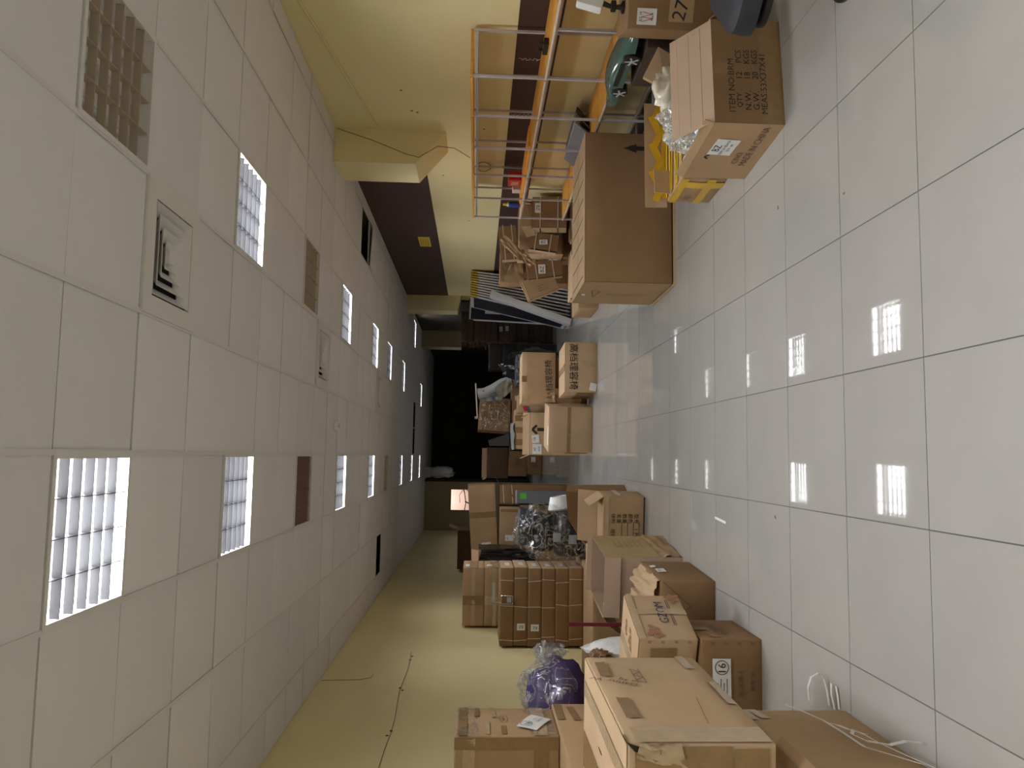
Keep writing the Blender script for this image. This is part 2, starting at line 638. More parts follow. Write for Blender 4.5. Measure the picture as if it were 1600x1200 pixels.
    def circle(self, face, uc, vc, rm, wm, mat=None, off=0.0045, n=20, parent=None, sq=1.0):
        o, a, b, _ = FACES[face](self.w, self.d, self.h)
        pts = [(uc + rm * math.cos(2 * math.pi * k / n) / a.length, vc + rm * sq * math.sin(2 * math.pi * k / n) / b.length) for k in range(n)]
        return self.stroke(face, pts, wm, mat, off, closed=True, parent=parent)

    def flap(self, side, ang, length, mat=None, inset=0.004, name='flap', bend=0.0, lo=0.0, hi=1.0, th=0.005):
        """flap hinged on a top edge: ang 0 upright, 90 flat outwards, -90 flat inwards"""
        o, a, b, n = FACES[side](self.w, self.d, self.h)
        top = o + b + n * 0.002
        p0, p1 = top + a * (lo + inset), top + a * (hi - inset)
        A = R(ang)
        d1 = Vector((0, 0, 1)) * math.cos(A) + n * math.sin(A)
        d2 = Vector((0, 0, 1)) * math.cos(A + R(bend)) + n * math.sin(A + R(bend))
        m = MB()
        t1 = d1.cross(a).normalized() * th
        q0, q1 = p0 + d1 * length * 0.5, p1 + d1 * length * 0.5
        e0, e1 = q0 + d2 * length * 0.5, q1 + d2 * length * 0.5
        vs = [p0, p1, q1, q0, e1, e0]
        vs = vs + [p + t1 for p in vs]
        m.add(vs, [(0, 1, 2, 3), (3, 2, 4, 5), (9, 8, 7, 6), (11, 10, 8, 9), (0, 6, 7, 1), (1, 7, 8, 2), (2, 8, 10, 4), (4, 10, 11, 5), (5, 11, 9, 3), (3, 9, 6, 0)])
        return m.build(name, mat or self.mat, self.root)


def nr(x, y, w, d, rot):
    """centre of a box from its near right base corner"""
    c, s = math.cos(R(rot)), math.sin(R(rot))
    lx, ly = -w / 2, d / 2
    return x + lx * c - ly * s, y + lx * s + ly * c


def nl(x, y, w, d, rot):
    c, s = math.cos(R(rot)), math.sin(R(rot))
    lx, ly = w / 2, d / 2
    return x + lx * c - ly * s, y + lx * s + ly * c


def blob(name, mat, parent, loc, rad, seed, amp=0.12, freq=2.0, n=18, m=24, fn=None, smooth=80):
    """crumpled closed shape"""
    vs, fs = [], []
    for i in range(n + 1):
        th = math.pi * i / n
        for k in range(m):
            ph = 2 * math.pi * k / m
            d = Vector((math.sin(th) * math.cos(ph), math.sin(th) * math.sin(ph), math.cos(th)))
            q = d.copy()
            rr = 1 + amp * noise.noise(d * freq + Vector((seed, seed * 2, 0))) + amp * 0.5 * noise.noise(d * freq * 3 + Vector((0, seed, 5)))
            q *= rr
            if fn:
                q = fn(q)
            vs.append(Vector(loc) + Vector((q.x * rad[0], q.y * rad[1], q.z * rad[2])))
    for i in range(n):
        for k in range(m):
            fs.append((i * m + k, i * m + (k + 1) % m, (i + 1) * m + (k + 1) % m, (i + 1) * m + k))
    return MB().add(vs, fs).build(name, mat, parent, smooth=smooth)


def sheet(name, mat, parent, P, amp=0.02, freq=6.0, n=14, seed=0, th=0.0):
    """crumpled sheet spanning four corner points"""
    P = [Vector(p) for p in P]
    nn = (P[1] - P[0]).cross(P[3] - P[0]).normalized()
    vs, fs = [], []
    for i in range(n + 1):
        for j in range(n + 1):
            u, v = i / n, j / n
            p = P[0] * (1 - u) * (1 - v) + P[1] * u * (1 - v) + P[2] * u * v + P[3] * (1 - u) * v
            k = noise.noise((u * freq + seed, v * freq, seed * 1.3)) + 0.5 * noise.noise((u * freq * 2.5, v * freq * 2.5 + seed, 3))
            side = Vector((noise.noise((u * freq, seed, v * freq)), noise.noise((seed, u * freq, v * freq)), 0)) * amp * 0.6
            vs.append(p + nn * amp * k + side)
    for i in range(n):
        for j in range(n):
            a = i * (n + 1) + j
            fs.append((a, a + n + 1, a + n + 2, a + 1))
    return MB().add(vs, fs).build(name, mat, parent, smooth=60)


# ================================================================== THE SETTING
XL, XR, ZC = -2.15, 3.15, 3.0
YN, YE, YB = -5.0, 22.4, 25.4

# floor: bedding slab plus single polished tiles, 60 cm
floor = bx('floor', GROUT, (XL - 0.2, XR + 0.6, YN - 0.2, YB + 0.3, -0.12, -0.0035))
tag(floor, kind='structure')
FX, FY, T = 0.36665, 2.64455, 0.6
rng = random.Random(3)
tile_mesh = {}
rest = MB()
for a in range(-6, 6):
    for j in range(-14, 39):
        x0, x1 = max(FX + T * a, XL), min(FX + T * (a + 1), XR)
        y0, y1 = max(FY + T * j, YN), min(FY + T * (j + 1), YB)
        if x1 - x0 < 0.02 or y1 - y0 < 0.02:
            continue
        g = 0.0024
        wx, wy = x1 - x0 - 2 * g, y1 - y0 - 2 * g
        c = ((x0 + x1) / 2, (y0 + y1) / 2)
        if -2 <= j <= 17:
            key = (round(wx, 3), round(wy, 3))
            if key not in tile_mesh:
                tile_mesh[key] = MB().box(-wx / 2, wx / 2, -wy / 2, wy / 2, -0.012, 0.0).mesh('floor_tile', FLOORM)
            o = put('floor_tile', tile_mesh[key], floor, (c[0], c[1], 0.0), (rng.uniform(-1, 1) * 0.0006, rng.uniform(-1, 1) * 0.0006, 0))
        else:
            rest.box(c[0] - wx / 2, c[0] + wx / 2, c[1] - wy / 2, c[1] + wy / 2, -0.012, 0.0)
tag(rest.build('floor_tile_field', FLOORM, floor), kind='stuff')

# ceiling: dark deck above, hung grid of white runners and 60 cm boards with dark joints
ceil = bx('ceiling', VOID, (XL - 0.2, XR + 0.6, YN - 0.2, YB + 0.3, 3.42, 3.55))
tag(ceil, kind='structure')
CX, CY = -0.015, 2.72
LIT = {(-1, 0), (-1, 3), (-1, 9), (-1, 13), (-1, 20), (-1, 24), (-1, 28), (2, 3), (2, 9), (2, 13), (2, 16), (2, 20), (4, 24), (2, 28),
       (-1, -3), (2, -3), (-1, -6), (2, -6), (-1, -9), (2, -9)}
UNLIT = {(2, 0), (2, 6), (-1, 6), (-1, 16)}
VENTS = {(1, 1), (1, 7), (1, 14)}
HOLES = {(4, 11), (-3, 15), (1, 25), (0, 25)}
rest = MB()
ctile = {}
runner = MB()
for a in range(-4, 7):
    for i in range(-13, 39):
        x0, x1 = max(CX + T * a, XL), min(CX + T * (a + 1), XR)
        y0, y1 = max(CY + T * i, YN), min(CY + T * (i + 1), YB)
        if x1 - x0 < 0.02 or y1 - y0 < 0.02 or (a, i) in LIT or (a, i) in UNLIT or (a, i) in VENTS or (a, i) in HOLES:
            continue
        gx, gy = 0.004, 0.0035 + 0.0025 * rng.random()
        wx, wy = x1 - x0 - 2 * gx, y1 - y0 - 2 * gy
        c = ((x0 + x1) / 2, (y0 + y1) / 2)
        if -1 <= i <= 19:
            key = (round(wx, 3), round(wy, 3))
            if key not in ctile:
                ctile[key] = MB().box(-wx / 2, wx / 2, -wy / 2, wy / 2, 0.0, 0.014).mesh('ceiling_tile', TILE)
            dz = rng.uniform(0, 0.004)
            put('ceiling_tile', ctile[key], ceil, (c[0], c[1], ZC + dz), (rng.uniform(-1, 1) * 0.006, rng.uniform(-1, 1) * 0.003, rng.uniform(-1, 1) * 0.0035))
        else:
            rest.box(c[0] - wx / 2, c[0] + wx / 2, c[1] - wy / 2, c[1] + wy / 2, ZC, ZC + 0.014)
tag(rest.build('ceiling_tile_field', TILE, ceil), kind='stuff')
for a in range(-3, 6):
    x = CX + T * a
    bx('ceiling_runner', TBAR, (x - 0.011, x + 0.011, YN, YB, ZC - 0.004, ZC - 0.0005), ceil)
# dangling boards beside the holes
MB().box(-0.28, 0.28, -0.29, 0.29, 0, 0.012).build('ceiling_tile', TILE, ceil, loc=(CX + 4.5 * T, CY + 12.5 * T, ZC - 0.02), rot=(0.07, 0.05, 0.02))

# walls
wl = bx('wall_left', WALL, (XL - 0.15, XL, YN, YE + 0.2, 0, 3.42))
tag(wl, kind='structure')
wr = bx('wall_right', WALL, (XR, XR + 0.15, YN, YB, 0, 3.42))
tag(wr, kind='structure')
bx('maroon_band', MAROON, (XR - 0.004, XR, YN, 15.3, 1.0, 1.32), wr)
bx('maroon_panel', MAROON, (XR - 0.006, XR, 7.95, 15.3, 2.18, ZC), wr)
wn = bx('wall_near', WALL, (XL - 0.15, XR + 0.15, YN - 0.15, YN, 0, 3.42))
tag(wn, kind='structure')
we = empty('wall_end', (0, YE, 0))
tag(we, kind='structure')
# end wall with a square opening into a lit room
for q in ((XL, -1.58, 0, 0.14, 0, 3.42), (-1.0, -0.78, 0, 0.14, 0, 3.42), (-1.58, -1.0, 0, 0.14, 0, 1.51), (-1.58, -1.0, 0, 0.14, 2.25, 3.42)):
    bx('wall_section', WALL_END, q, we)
bx('dark_post', BLACKTRIM, (-0.78, -0.72, 0, 0.14, 0, 3.0), we)
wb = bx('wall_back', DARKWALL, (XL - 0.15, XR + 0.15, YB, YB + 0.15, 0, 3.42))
tag(wb, kind='structure')
pr = bx('wall_passage', PINKW, (XL, -0.8, YE + 1.6, YE + 1.7, 0, 3.0))
tag(pr, kind='structure')
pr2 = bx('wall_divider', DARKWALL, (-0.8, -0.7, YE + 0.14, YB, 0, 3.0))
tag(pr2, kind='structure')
# dark sheet, unlit tone painted in, over the last stretch of right wall
dk = bx('wall_dark_sheet', DARKWALL, (XR - 0.03, XR, 15.75, YB, 0, ZC))
tag(dk, kind='structure')
# skirting
tag(bx('baseboard_right', BLACKTRIM, (XR - 0.012, XR, YN, 15.3, 0, 0.12)), kind='structure')
tag(bx('baseboard_left', BLACKTRIM, (XL, XL + 0.012, YN, YE, 0, 0.10)), kind='structure')
# haunched beam stub under the ceiling, and a second one farther off
tr = MB()
tr.prism([(XR, 7.39, 3.0), (2.81, 7.39, 3.0), (2.81, 7.39, 2.21), (XR, 7.39, 1.92)], (0, 0.53, 0))
tag(tr.build('trim_1', WALL), kind='structure')
tr = MB()
tr.prism([(XR, 15.3, 3.0), (2.84, 15.3, 3.0), (2.84, 15.3, 1.99), (XR, 15.3, 1.93)], (0, 0.45, 0))
tag(tr.build('trim_2', WALL), kind='structure')
tr = MB().box(2.7, XR - 0.03, 19.6, 20.1, 2.0, 3.0)
tag(tr.build('trim_3', WALL_END), kind='structure')
# conduit on the right wall
tag(MB().tube([(XR - 0.01, 5.1, 2.885), (XR - 0.01, 6.0, 2.76), (XR - 0.01, 7.3, 2.585)], 0.009, 6).build('trim_4', WALL, smooth=60), kind='structure')

# ------------------------------------------------------------------ ceiling fixtures
frame_me = MB()
for q in ((-0.3, 0.3, -0.3, -0.278), (-0.3, 0.3, 0.278, 0.3), (-0.3, -0.278, -0.278, 0.278), (0.278, 0.3, -0.278, 0.278)):
    frame_me.box(q[0], q[1], q[2], q[3], -0.006, 0.01)
frame_me = frame_me.mesh('frame', TBAR)
hm = MB()
for q in ((-0.285, -0.28, -0.28, 0.28, 0.005, 0.12), (0.28, 0.285, -0.28, 0.28, 0.005, 0.12), (-0.285, 0.285, -0.285, -0.28, 0.005, 0.12), (-0.285, 0.285, 0.28, 0.285, 0.005, 0.12), (-0.285, 0.285, -0.285, 0.285, 0.115, 0.125)):
    hm.box(*q)
house_me = {k: hm.mesh('housing', v) for k, v in (('lit', REFL), ('off', REFL), ('bronze', REFL_R))}
slat_x, slat_y, tube_me = {}, {}, None
for k, v in (('lit', LOUV), ('off', LOUV_D), ('bronze', LOUV_R)):
    m = MB()   # V-section slat running along x
    m.prism([(-0.278, -0.006, 0.032), (-0.278, 0.006, 0.032), (-0.278, 0.002, 0.0), (-0.278, -0.002, 0.0)], (0.556, 0, 0))
    slat_x[k] = m.mesh('louvre_slat', v)
    m = MB()
    m.prism([(-0.005, -0.278, 0.031), (0.005, -0.278, 0.031), (0.0015, -0.278, 0.002), (-0.0015, -0.278, 0.002)], (0, 0.556, 0))
    slat_y[k] = m.mesh('louvre_blade', v)
tube_me = MB().tube([(0, -0.27, 0.085), (0, 0.27, 0.085)], 0.014, 8).mesh('fluorescent_tube', TUBEM, 60)


def fixture(a, i, lit, label, style):
    x, y = CX + T * (a + 0.5), CY + T * (i + 0.5)
    r = thing('ceiling_light', label, 'ceiling light', (x, y, ZC), group='square louvred ceiling lights')
    put('frame', frame_me, r)
    put('housing', house_me[style], r)
    for k in range(1, 6):
        put('louvre_slat', slat_x[style], r, (0, -0.278 + k * 0.0927, 0))
    for k in range(1, 4):
        put('louvre_blade', slat_y[style], r, (-0.278 + k * 0.139, 0, 0))
    if lit:
        ld = bpy.data.lights.new('tube_glow', 'AREA')
        ld.shape = 'RECTANGLE'
        ld.size, ld.size_y = 0.52, 0.52
        ld.energy = LAMP_W * (0.35 if i >= 16 else 1.0)
        ld.color = (0.95, 0.97, 1.0)
        lo = bpy.data.objects.new('tube_glow', ld)
        COL.objects.link(lo)
        lo.parent = r
        lo.location = (0, 0, 0.1)
    else:
        for xx in (-0.17, 0, 0.17):
            put('fluorescent_tube', tube_me, r, (xx, 0, 0))


ORD = ['nearest', 'second', 'third', 'fourth', 'fifth', 'sixth', 'seventh', 'eighth']
rows = [0, 3, 6, 9, 13, 16, 20, 24, 28]
for a, side in ((-1, 'middle row'), (2, 'row over the shelves')):
    n = 0
    for i in rows:
        k = (a, i)
        if k in LIT:
            fixture(a, i, True, 'lit louvred ceiling light, %s lit one in the %s' % (ORD[n], side), 'lit')
            n += 1
for k, s, lab in (((2, 0), 'off', 'unlit louvred ceiling light with bare tubes at the near top corner'), ((2, 6), 'off', 'unlit dull louvred ceiling light between two lit ones over the shelving side'),
                  ((-1, 6), 'bronze', 'unlit reddish bronze louvred ceiling light in the middle row'), ((-1, 16), 'off', 'unlit grey ceiling light far down the middle row')):
    fixture(k[0], k[1], False, lab, s)
fixture(4, 24, True, 'small lit ceiling light far off beside the right wall', 'lit')
for k in sorted(LIT):
    if k[1] < 0:
        fixture(k[0], k[1], True, 'lit louvred ceiling light behind the viewer', 'lit')


def vent(a, i, label):
    x, y = CX + T * (a + 0.5), CY + T * (i + 0.5)
    r = thing('air_vent', label, 'air vent', (x, y, ZC), group='square air vents in the ceiling')
    m = MB()
    o_, q_ = 0.3, 0.215
    for b in ((-o_, o_, -o_, -q_), (-o_, o_, q_, o_), (-o_, -q_, -q_, q_), (q_, o_, -q_, q_)):
        m.box(b[0], b[1], b[2], b[3], -0.012, 0.006)
    m.build('frame', VENTM, r)
    bx('backing', VOID, (-0.22, 0.22, -0.22, 0.22, 0.05, 0.06), r)
    for k in range(4):
        s0, s1 = 0.208 - k * 0.048, 0.165 - k * 0.048
        m = MB()
        z0, z1 = -0.012 + k * 0.003, 0.030
        out = [(-s0, -s0, z0), (s0, -s0, z0), (s0, s0, z0), (-s0, s0, z0)]
        inn = [(-s1, -s1, z1), (s1, -s1, z1), (s1, s1, z1), (-s1, s1, z1)]
        t = 0.004
        vs = out + inn + [(p[0], p[1], p[2] + t) for p in out] + [(p[0], p[1], p[2] + t) for p in inn]
        fs = []
        for e in range(4):
            g = (e + 1) % 4
            fs += [(e, g, 4 + g, 4 + e), (8 + e, 12 + e, 12 + g, 8 + g), (e, 8 + e, 8 + g, g), (4 + e, 4 + g, 12 + g, 12 + e)]
        m.add(vs, fs)
        m.build('vane', VENTM, r)
    bx('centre_plate', VENTM, (-0.03, 0.03, -0.03, 0.03, -0.004, 0.02), r)


vent(1, 1, 'large square air vent nearest the viewer in the ceiling')
vent(1, 7, 'middle square air vent farther along the ceiling')
vent(1, 14, 'small farthest square air vent in the ceiling')
sd = thing('smoke_detector', 'round white smoke detector on a ceiling tile', 'smoke detector', (0.27, 7.95, ZC))
MB().lathe([(0.055, 0.0), (0.055, -0.012), (0.045, -0.02), (0.04, -0.035), (0.0305, -0.04)], 16).build('base', WHITE, sd, 40)
MB().lathe([(0.022, -0.04), (0.02, -0.05), (0.01, -0.054)], 12).build('sensor', GREYL, sd, 40)

# ------------------------------------------------------------------ lit room behind the end wall opening
pl = thing('passage_lamp', 'pinkish light glowing behind the square opening in the end wall', 'lamp', (-1.4, YE + 0.85, 2.9))
bx('lamp_body', WHITE, (-0.3, 0.3, -0.05, 0.05, 0.0, 0.06), pl)
ld = bpy.data.lights.new('glow', 'AREA')
ld.size = 0.5
ld.energy = 26
ld.color = (1.0, 0.86, 0.80)
lo = bpy.data.objects.new('glow', ld)
COL.objects.link(lo)
lo.parent = pl
lo.location = (0, 0, -0.03)
cb = thing('cable_bundle', 'dark loose cables strung across the lit opening', 'cable', (-1.3, YE + 0.5, 1.9))
MB().tube([(0.5, 0, 0.05), (0.2, 0, -0.02), (-0.1, 0.02, -0.06), (-0.5, 0, 0.0)], 0.022, 6).build('cable', BLACK, cb, 60)
MB().tube([(0.3, 0, 0.0), (0.12, 0, 0.12), (-0.1, 0, 0.10)], 0.008, 5).build('cable', BLACK, cb, 60)
MB().tube([(-0.05, 0, -0.04), (-0.14, 0.02, -0.2), (-0.1, 0, -0.42)], 0.02, 5).build('cable', BLACK, cb, 60)
MB().tube([(0.35, 0.02, 0.0), (0.15, 0.02, -0.22), (0.0, 0, -0.4)], 0.008, 5).build('cable', BLACK, cb, 60)
dt = thing('insulated_duct', 'crumpled whitish duct wrap hanging under the ceiling at the far end', 'duct', (-0.48, 21.2, 2.0))
blob('wrap', GREYL, dt, (0, 0, 0.52), (0.15, 0.13, 0.38), 4, 0.35, 2.5)
bx('collar', GREYL, (-0.15, 0.13, -0.1, 0.1, 0.78, 1.0), dt)

# ================================================================== SHELF RACK (right wall)
XF, XW = 2.75, 3.10
PY = [4.79, 5.45, 6.12, 6.78, 7.46, 8.16, 8.82]
rack = thing('shelf_rack', 'long steel rack with orange wooden shelves along the right wall', 'shelf', (0, 0, 0))


def post(x, y, z0, z1):
    bx('post', POST, (x - 0.0085, x + 0.0085, y - 0.0085, y + 0.0085, z0, z1), rack)


for n, y in enumerate(PY):
    top = 1.64 if n >= 1 else 1.12
    post(XF, y, 0.0, top)
    post(XW, y, 0.0, top)
    for z in (1.10, 0.60, 0.17) + ((1.62,) if n >= 1 else ()):
        bx('crossbar', POST, (XF + 0.011, XW - 0.011, y - 0.008, y + 0.008, z - 0.012, z + 0.004), rack)
for z, y0 in ((1.64, 5.45), (1.12, 4.2), (0.62, 4.79), (0.19, 4.79)):
    for x in (XF + 0.017, XW - 0.017):
        bx('rail', POST, (x - 0.006, x + 0.006, y0, PY[-1], z - 0.036 if z > 0.5 else z - 0.02, z - 0.021 if z > 0.5 else z), rack)
BY = [4.2] + PY[1:]
for z in (1.12, 0.62):
    for y0, y1 in zip(BY[:-1] if z > 1 else [4.66] + BY[1:-1], BY[1:]):
        bx('shelf_board', ORANGE, (XF - 0.018, XW + 0.012, y0 + 0.013, y1 - 0.013, z - 0.02, z), rack)
        bx('shelf_lip', WPANEL, (XF - 0.022, XF - 0.0185, y0 + 0.013, y1 - 0.013, z - 0.012, z + 0.001), rack)
for y0, y1 in zip(PY[1:-1], PY[2:]):
    bx('shelf_board', ORANGE, (XF - 0.018, XW + 0.012, y0 + 0.004, y1 - 0.004, 1.642, 1.662), rack)

lp = thing('loose_plank', 'loose orange plank lying on the middle shelf', 'plank', (2.92, 7.7, 1.1205))
MB().box(-0.10, 0.10, -0.75, 0.75, 0, 0.018).build('board', ORANGE, lp, rot=(0, 0, R(2)))

# things on the rack
ck = thing('black_clamp', 'small black clamp on the middle shelf', 'clamp', (2.84, 5.17, 1.12))
MB().cbox(-0.025, 0.025, -0.075, 0.075, 0, 0.035, 0.006).build('bar', BLACK, ck)
for s in (-0.045, 0.045):
    MB().tube([(0, s, 0.03), (0, s, 0.065)], [0.008, 0.013], 8).build('knob', BLACK, ck, 50)
rp = thing('red_packet', 'red snack packet standing on the middle shelf', 'packet', (2.95, 8.1, 1.139))
MB().cbox(-0.05, 0.05, -0.10, 0.10, 0, 0.14, 0.012).build('pack', REDM, rp)
MB().box(-0.0525, -0.0505, -0.055, 0.05, 0.03, 0.11).build('print', M('packet_print', (0.45, 0.30, 0.16), 0.5, var=0.5, scale=40), rp)
pk = thing('pink_packet', 'small pale pink packet beside the red packet', 'packet', (2.93, 8.33, 1.139))
MB().cbox(-0.04, 0.04, -0.06, 0.06, 0, 0.085, 0.01).build('pack', M('pale_pink', (0.62, 0.50, 0.50), 0.5), pk)
can = thing('spray_can', 'blue spray can with white neck and yellow cap on the shelf end', 'spray can', (2.86, 8.68, 1.12))
MB().lathe([(0.031, 0), (0.033, 0.006), (0.033, 0.115), (0.027, 0.128)], 16).build('body', BLUEM, can, 40)
MB().lathe([(0.026, 0.128), (0.024, 0.15)], 14).build('neck', WHITE, can, 40)
MB().lathe([(0.017, 0.15), (0.016, 0.19), (0.008, 0.194)], 12).build('cap', YELM, can, 40)
for k, (yy, lean, lab) in enumerate(((6.95, 18, 'thin slate-grey board leaning foremost on the lower shelf'), (6.98, 24, 'slate-grey board leaning second on the lower shelf'), (7.02, 30, 'dark board leaning hindmost on the lower shelf'))):
    sl = thing('slate_tile', lab, 'board', (2.80 + 0.07 * k, yy, 0.625), (0, R(lean + 22), 0), 'leaning slate boards')
    MB().box(-0.006, 0.006, -0.42, 0.42, 0, 0.17).build('panel', SLATE if k < 2 else BLACK, sl)
    MB().box(-0.0068, 0.0068, -0.43, 0.43, 0.17, 0.176).build('edge', GREYL, sl)
pl2 = thing('paint_pole', 'thin metal pole with a red grip leaning behind the rack end', 'pole', (2.98, 9.12, 0.0))
MB().tube([(0, 0, 0.0), (0.04, -0.02, 1.05)], 0.008, 6).build('rod', POST, pl2, 60)
MB().tube([(0.033, -0.0165, 0.86), (0.037, -0.0185, 0.97)], 0.013, 8).build('grip', REDM, pl2, 60)

# toy car
tc = thing('toy_car', 'glossy green toy car wrapped in clear plastic on a dark box before the rack', 'toy car', (2.60, 4.98, 0.575), (0, 0, R(1)))


def car_sec(y):   # half width, sill, bonnet height, roof height along the car (y from -0.62 to 0.62)
    t = (y + 0.50) / 1.00
    ww = 0.105 * (1 - (2 * t - 1) ** 6 * 0.55)
    hood = 0.065 + 0.075 * math.sin(math.pi * min(1, max(0, (0.86 - t) / 0.86)) ** 0.8) - 0.03 * t
    return ww, max(0.06, hood)


vs, fs = [], []
NS, NC = 22, 11
for i in range(NS + 1):
    y = -0.50 + 1.00 * i / NS
    ww, hh = car_sec(y)
    end = 1 - abs(2 * i / NS - 1) ** 8 * 0.35
    for j in range(NC):
        ph = math.pi * j / (NC - 1)
        vs.append((math.cos(ph) * ww * end, y, 0.045 + (math.sin(ph) ** 0.7) * hh * end))
for i in range(NS):
    for j in range(NC - 1):
        a = i * NC + j
        fs.append((a, a + 1, a + NC + 1, a + NC))
    fs.append((i * NC, (i + 1) * NC, (i + 1) * NC + NC - 1, i * NC + NC - 1))
fs.append(tuple(range(NC)))
fs.append(tuple(NS * NC + j for j in range(NC)))
MB().add(vs, fs).build('car_body', GREENCAR, tc, smooth=50)
for sy in (-0.30, 0.12):
    for sx in (-1, 1):
        Tm = Matrix.Translation((sx * 0.088, sy, 0.055)) @ Matrix.Rotation(R(90) * sx, 4, 'Y')
        wh = MB().lathe([(0.055, -0.025), (0.055, 0.02), (0.046, 0.026)], 18, Tm).build('wheel', BLACK, tc, 40)
        mm = MB()
        mm.lathe([(0.012, 0.024), (0.012, 0.031)], 10, Tm)
        for k in range(5):
            Rm = Tm @ Matrix.Rotation(2 * math.pi * k / 5, 4, 'Z')
            mm.box(0.008, 0.045, -0.006, 0.006, 0.0265, 0.030, Rm)
        mm.build('wheel_spokes', GREYL, wh)
for sx in (-1, 1):
    MB().box(sx * 0.102 - 0.003, sx * 0.102 + 0.003, -0.24, 0.04, 0.085, 0.115).build('side_window', M('car_glass', (0.02, 0.03, 0.03), 0.1), tc)

# ------------------------------------------------------------------ right wall bits
nt = thing('paper_notice', 'small yellow paper notice on the maroon wall panel', 'notice', (XR - 0.0065, 11.39, 2.39), (0, 0, R(-90)))
MB().box(-0.26, 0.26, -0.002, 0, -0.085, 0.085).build('paper', NOTE, nt)
mm = MB()
for k in range(4):
    mm.box(-0.19 + 0.02 * (k % 2), 0.17, -0.0028, -0.0021, 0.05 - k * 0.034, 0.058 - k * 0.034)
mm.build('writing', INK_R, nt)
hw = thing('hanging_cable', 'thin brown cable drooping from the ceiling across the beam stub', 'cable', (0, 0, 0))
MB().tube([(3.13, 7.36, 2.97), (3.02, 7.36, 2.62), (2.90, 7.37, 2.30), (2.87, 7.365, 2.18), (3.0, 7.40, 2.0), (3.11, 7.7, 1.85), (3.13, 8.0, 1.69)], 0.0035, 5).build('cable', WIRE, hw, 60)
wc = thing('wire_coil', 'loose coil of thin wire on the wall under the top shelf', 'wire', (3.13, 8.25, 1.54))
pts = [(0.0 - 0.004 * math.sin(k), 0.14 * math.cos(k * 0.5), 0.075 * math.sin(k * 0.5) + 0.004 * math.sin(k * 1.7)) for k in range(27)]
MB().tube(pts, 0.003, 4).build('wire', WIRE, wc, 60)
for k, (y0, z0, s, lab) in enumerate(((5.93, 1.28, 1, 'white chalk squiggle on the maroon band near the rack front'), (6.95, 1.30, 2, 'white scrawl on the maroon band behind the third rack bay'))):
    sq = thing('chalk_mark', lab, 'wall mark', (XR - 0.0045, y0, z0), (0, 0, R(-90)))
    mm = MB()
    pts = [(0.02 * math.sin(q * 1.9 + s), -0.0008, -0.012 * q + 0.01 * math.cos(q * 2.6)) for q in range(22)]
    mm.ribbon(pts, (1, 0, 0.3), 0.006, 0.0012)
    mm.build('chalk_line', PAPER, sq)
for k, (y0, z0) in enumerate(((6.55, 2.28), (6.95, 2.22), (6.98, 2.17), (8.6, 2.0), (7.3, 1.55), (10.3, 1.72))):
    nl_ = thing('wall_plug', 'dark screw hole in the yellow right wall, %s' % ['above the rack', 'upper of a pair by the beam stub', 'lower of a pair by the beam stub', 'past the beam stub', 'under the top shelf', 'above the carton heap'][k], 'wall mark', (XR - 0.0015, y0, z0), (0, R(-90), 0))
    MB().lathe([(0.011, 0), (0.012, 0.002), (0.006, 0.003)], 8).build('plug', WIRE, nl_)

# left wall cable with nails
lc = thing('wall_cable', 'thin brown cable tacked along the yellow left wall', 'cable', (0, 0, 0))
pts = [(XL + 0.004, 5.2 + 0.35 * k, 2.17 + 0.012 * math.sin(k * 1.3) + 0.005 * k) for k in range(11)]
MB().tube(pts, 0.0022, 4).build('cable', WIRE, lc, 60)
for y0, z0 in ((6.2, 2.2), (6.3, 2.18), (7.35, 2.19), (7.42, 2.22), (8.4, 2.21), (8.55, 2.2)):
    MB().lathe([(0.012, 0), (0.011, 0.004), (0.005, 0.006)], 7, Matrix.Translation((XL, y0, z0)) @ Matrix.Rotation(R(90), 4, 'Y')).build('nail', BLACK, lc)
lc = thing('wall_scratch', 'thin dark hooked line running down the left wall from the ceiling', 'wall mark', (0, 0, 0))
MB().tube([(XL + 0.002, 7.65, 2.98), (XL + 0.002, 7.66, 2.85), (XL + 0.002, 7.68, 2.62), (XL + 0.002, 7.75, 2.53), (XL + 0.002, 7.85, 2.52)], 0.0025, 4).build('line', WIRE, lc, 60)

# ================================================================== CARTONS, LEFT SIDE, near to far
# base carton in the near corner, straps over it
c = Carton('moving_carton', 'big brown carton on the floor in the near corner under the taped carton', -1.40, 2.78, 0, 0.72, 1.04, 0.60, mat=CARD, bulge=0.012, dent=0.008, seed=5)
c.tape('+x', 0.86, 0.70, 0.99, 0.78, TAPE_C)
c.tape('+x', 0.87, 0.63, 0.99, 0.69, TAPE_C, shear=0.03)
c.flap('+x', 150, 0.14, CARD, lo=0.0, hi=0.45, bend=-20)
st = thing('packing_strap', 'long white plastic strap looping over the near corner carton', 'strap', (0, 0, 0))
P = [(-1.035, 3.36, 0.22), (-1.015, 3.29, 0.26), (-1.012, 3.23, 0.235), (-1.01, 3.08, 0.19), (-1.01, 2.94, 0.175), (-1.008, 2.80, 0.17), (-1.0, 2.70, 0.12), (-1.0, 2.62, 0.06)]
MB().ribbon(P, (0.15, 0.35, 1), 0.013).build('strap_length', STRAPW, st)
P = [(-1.005, 2.60, 0.03), (-1.0, 2.70, 0.075), (-0.995, 2.80, 0.115), (-0.99, 2.875, 0.135), (-0.985, 2.90, 0.16), (-0.985, 2.86, 0.185), (-0.985, 2.79, 0.165), (-0.98, 2.74, 0.11), (-0.97, 2.745, 0.05), (-0.96, 2.70, 0.012)]
MB().ribbon(P, (0.5, 0.3, 1), 0.013).build('strap_loop', STRAPW, st)
P = [(-1.012, 3.06, 0.185), (-1.006, 3.02, 0.165), (-1.006, 2.97, 0.145), (-1.01, 2.93, 0.10)]
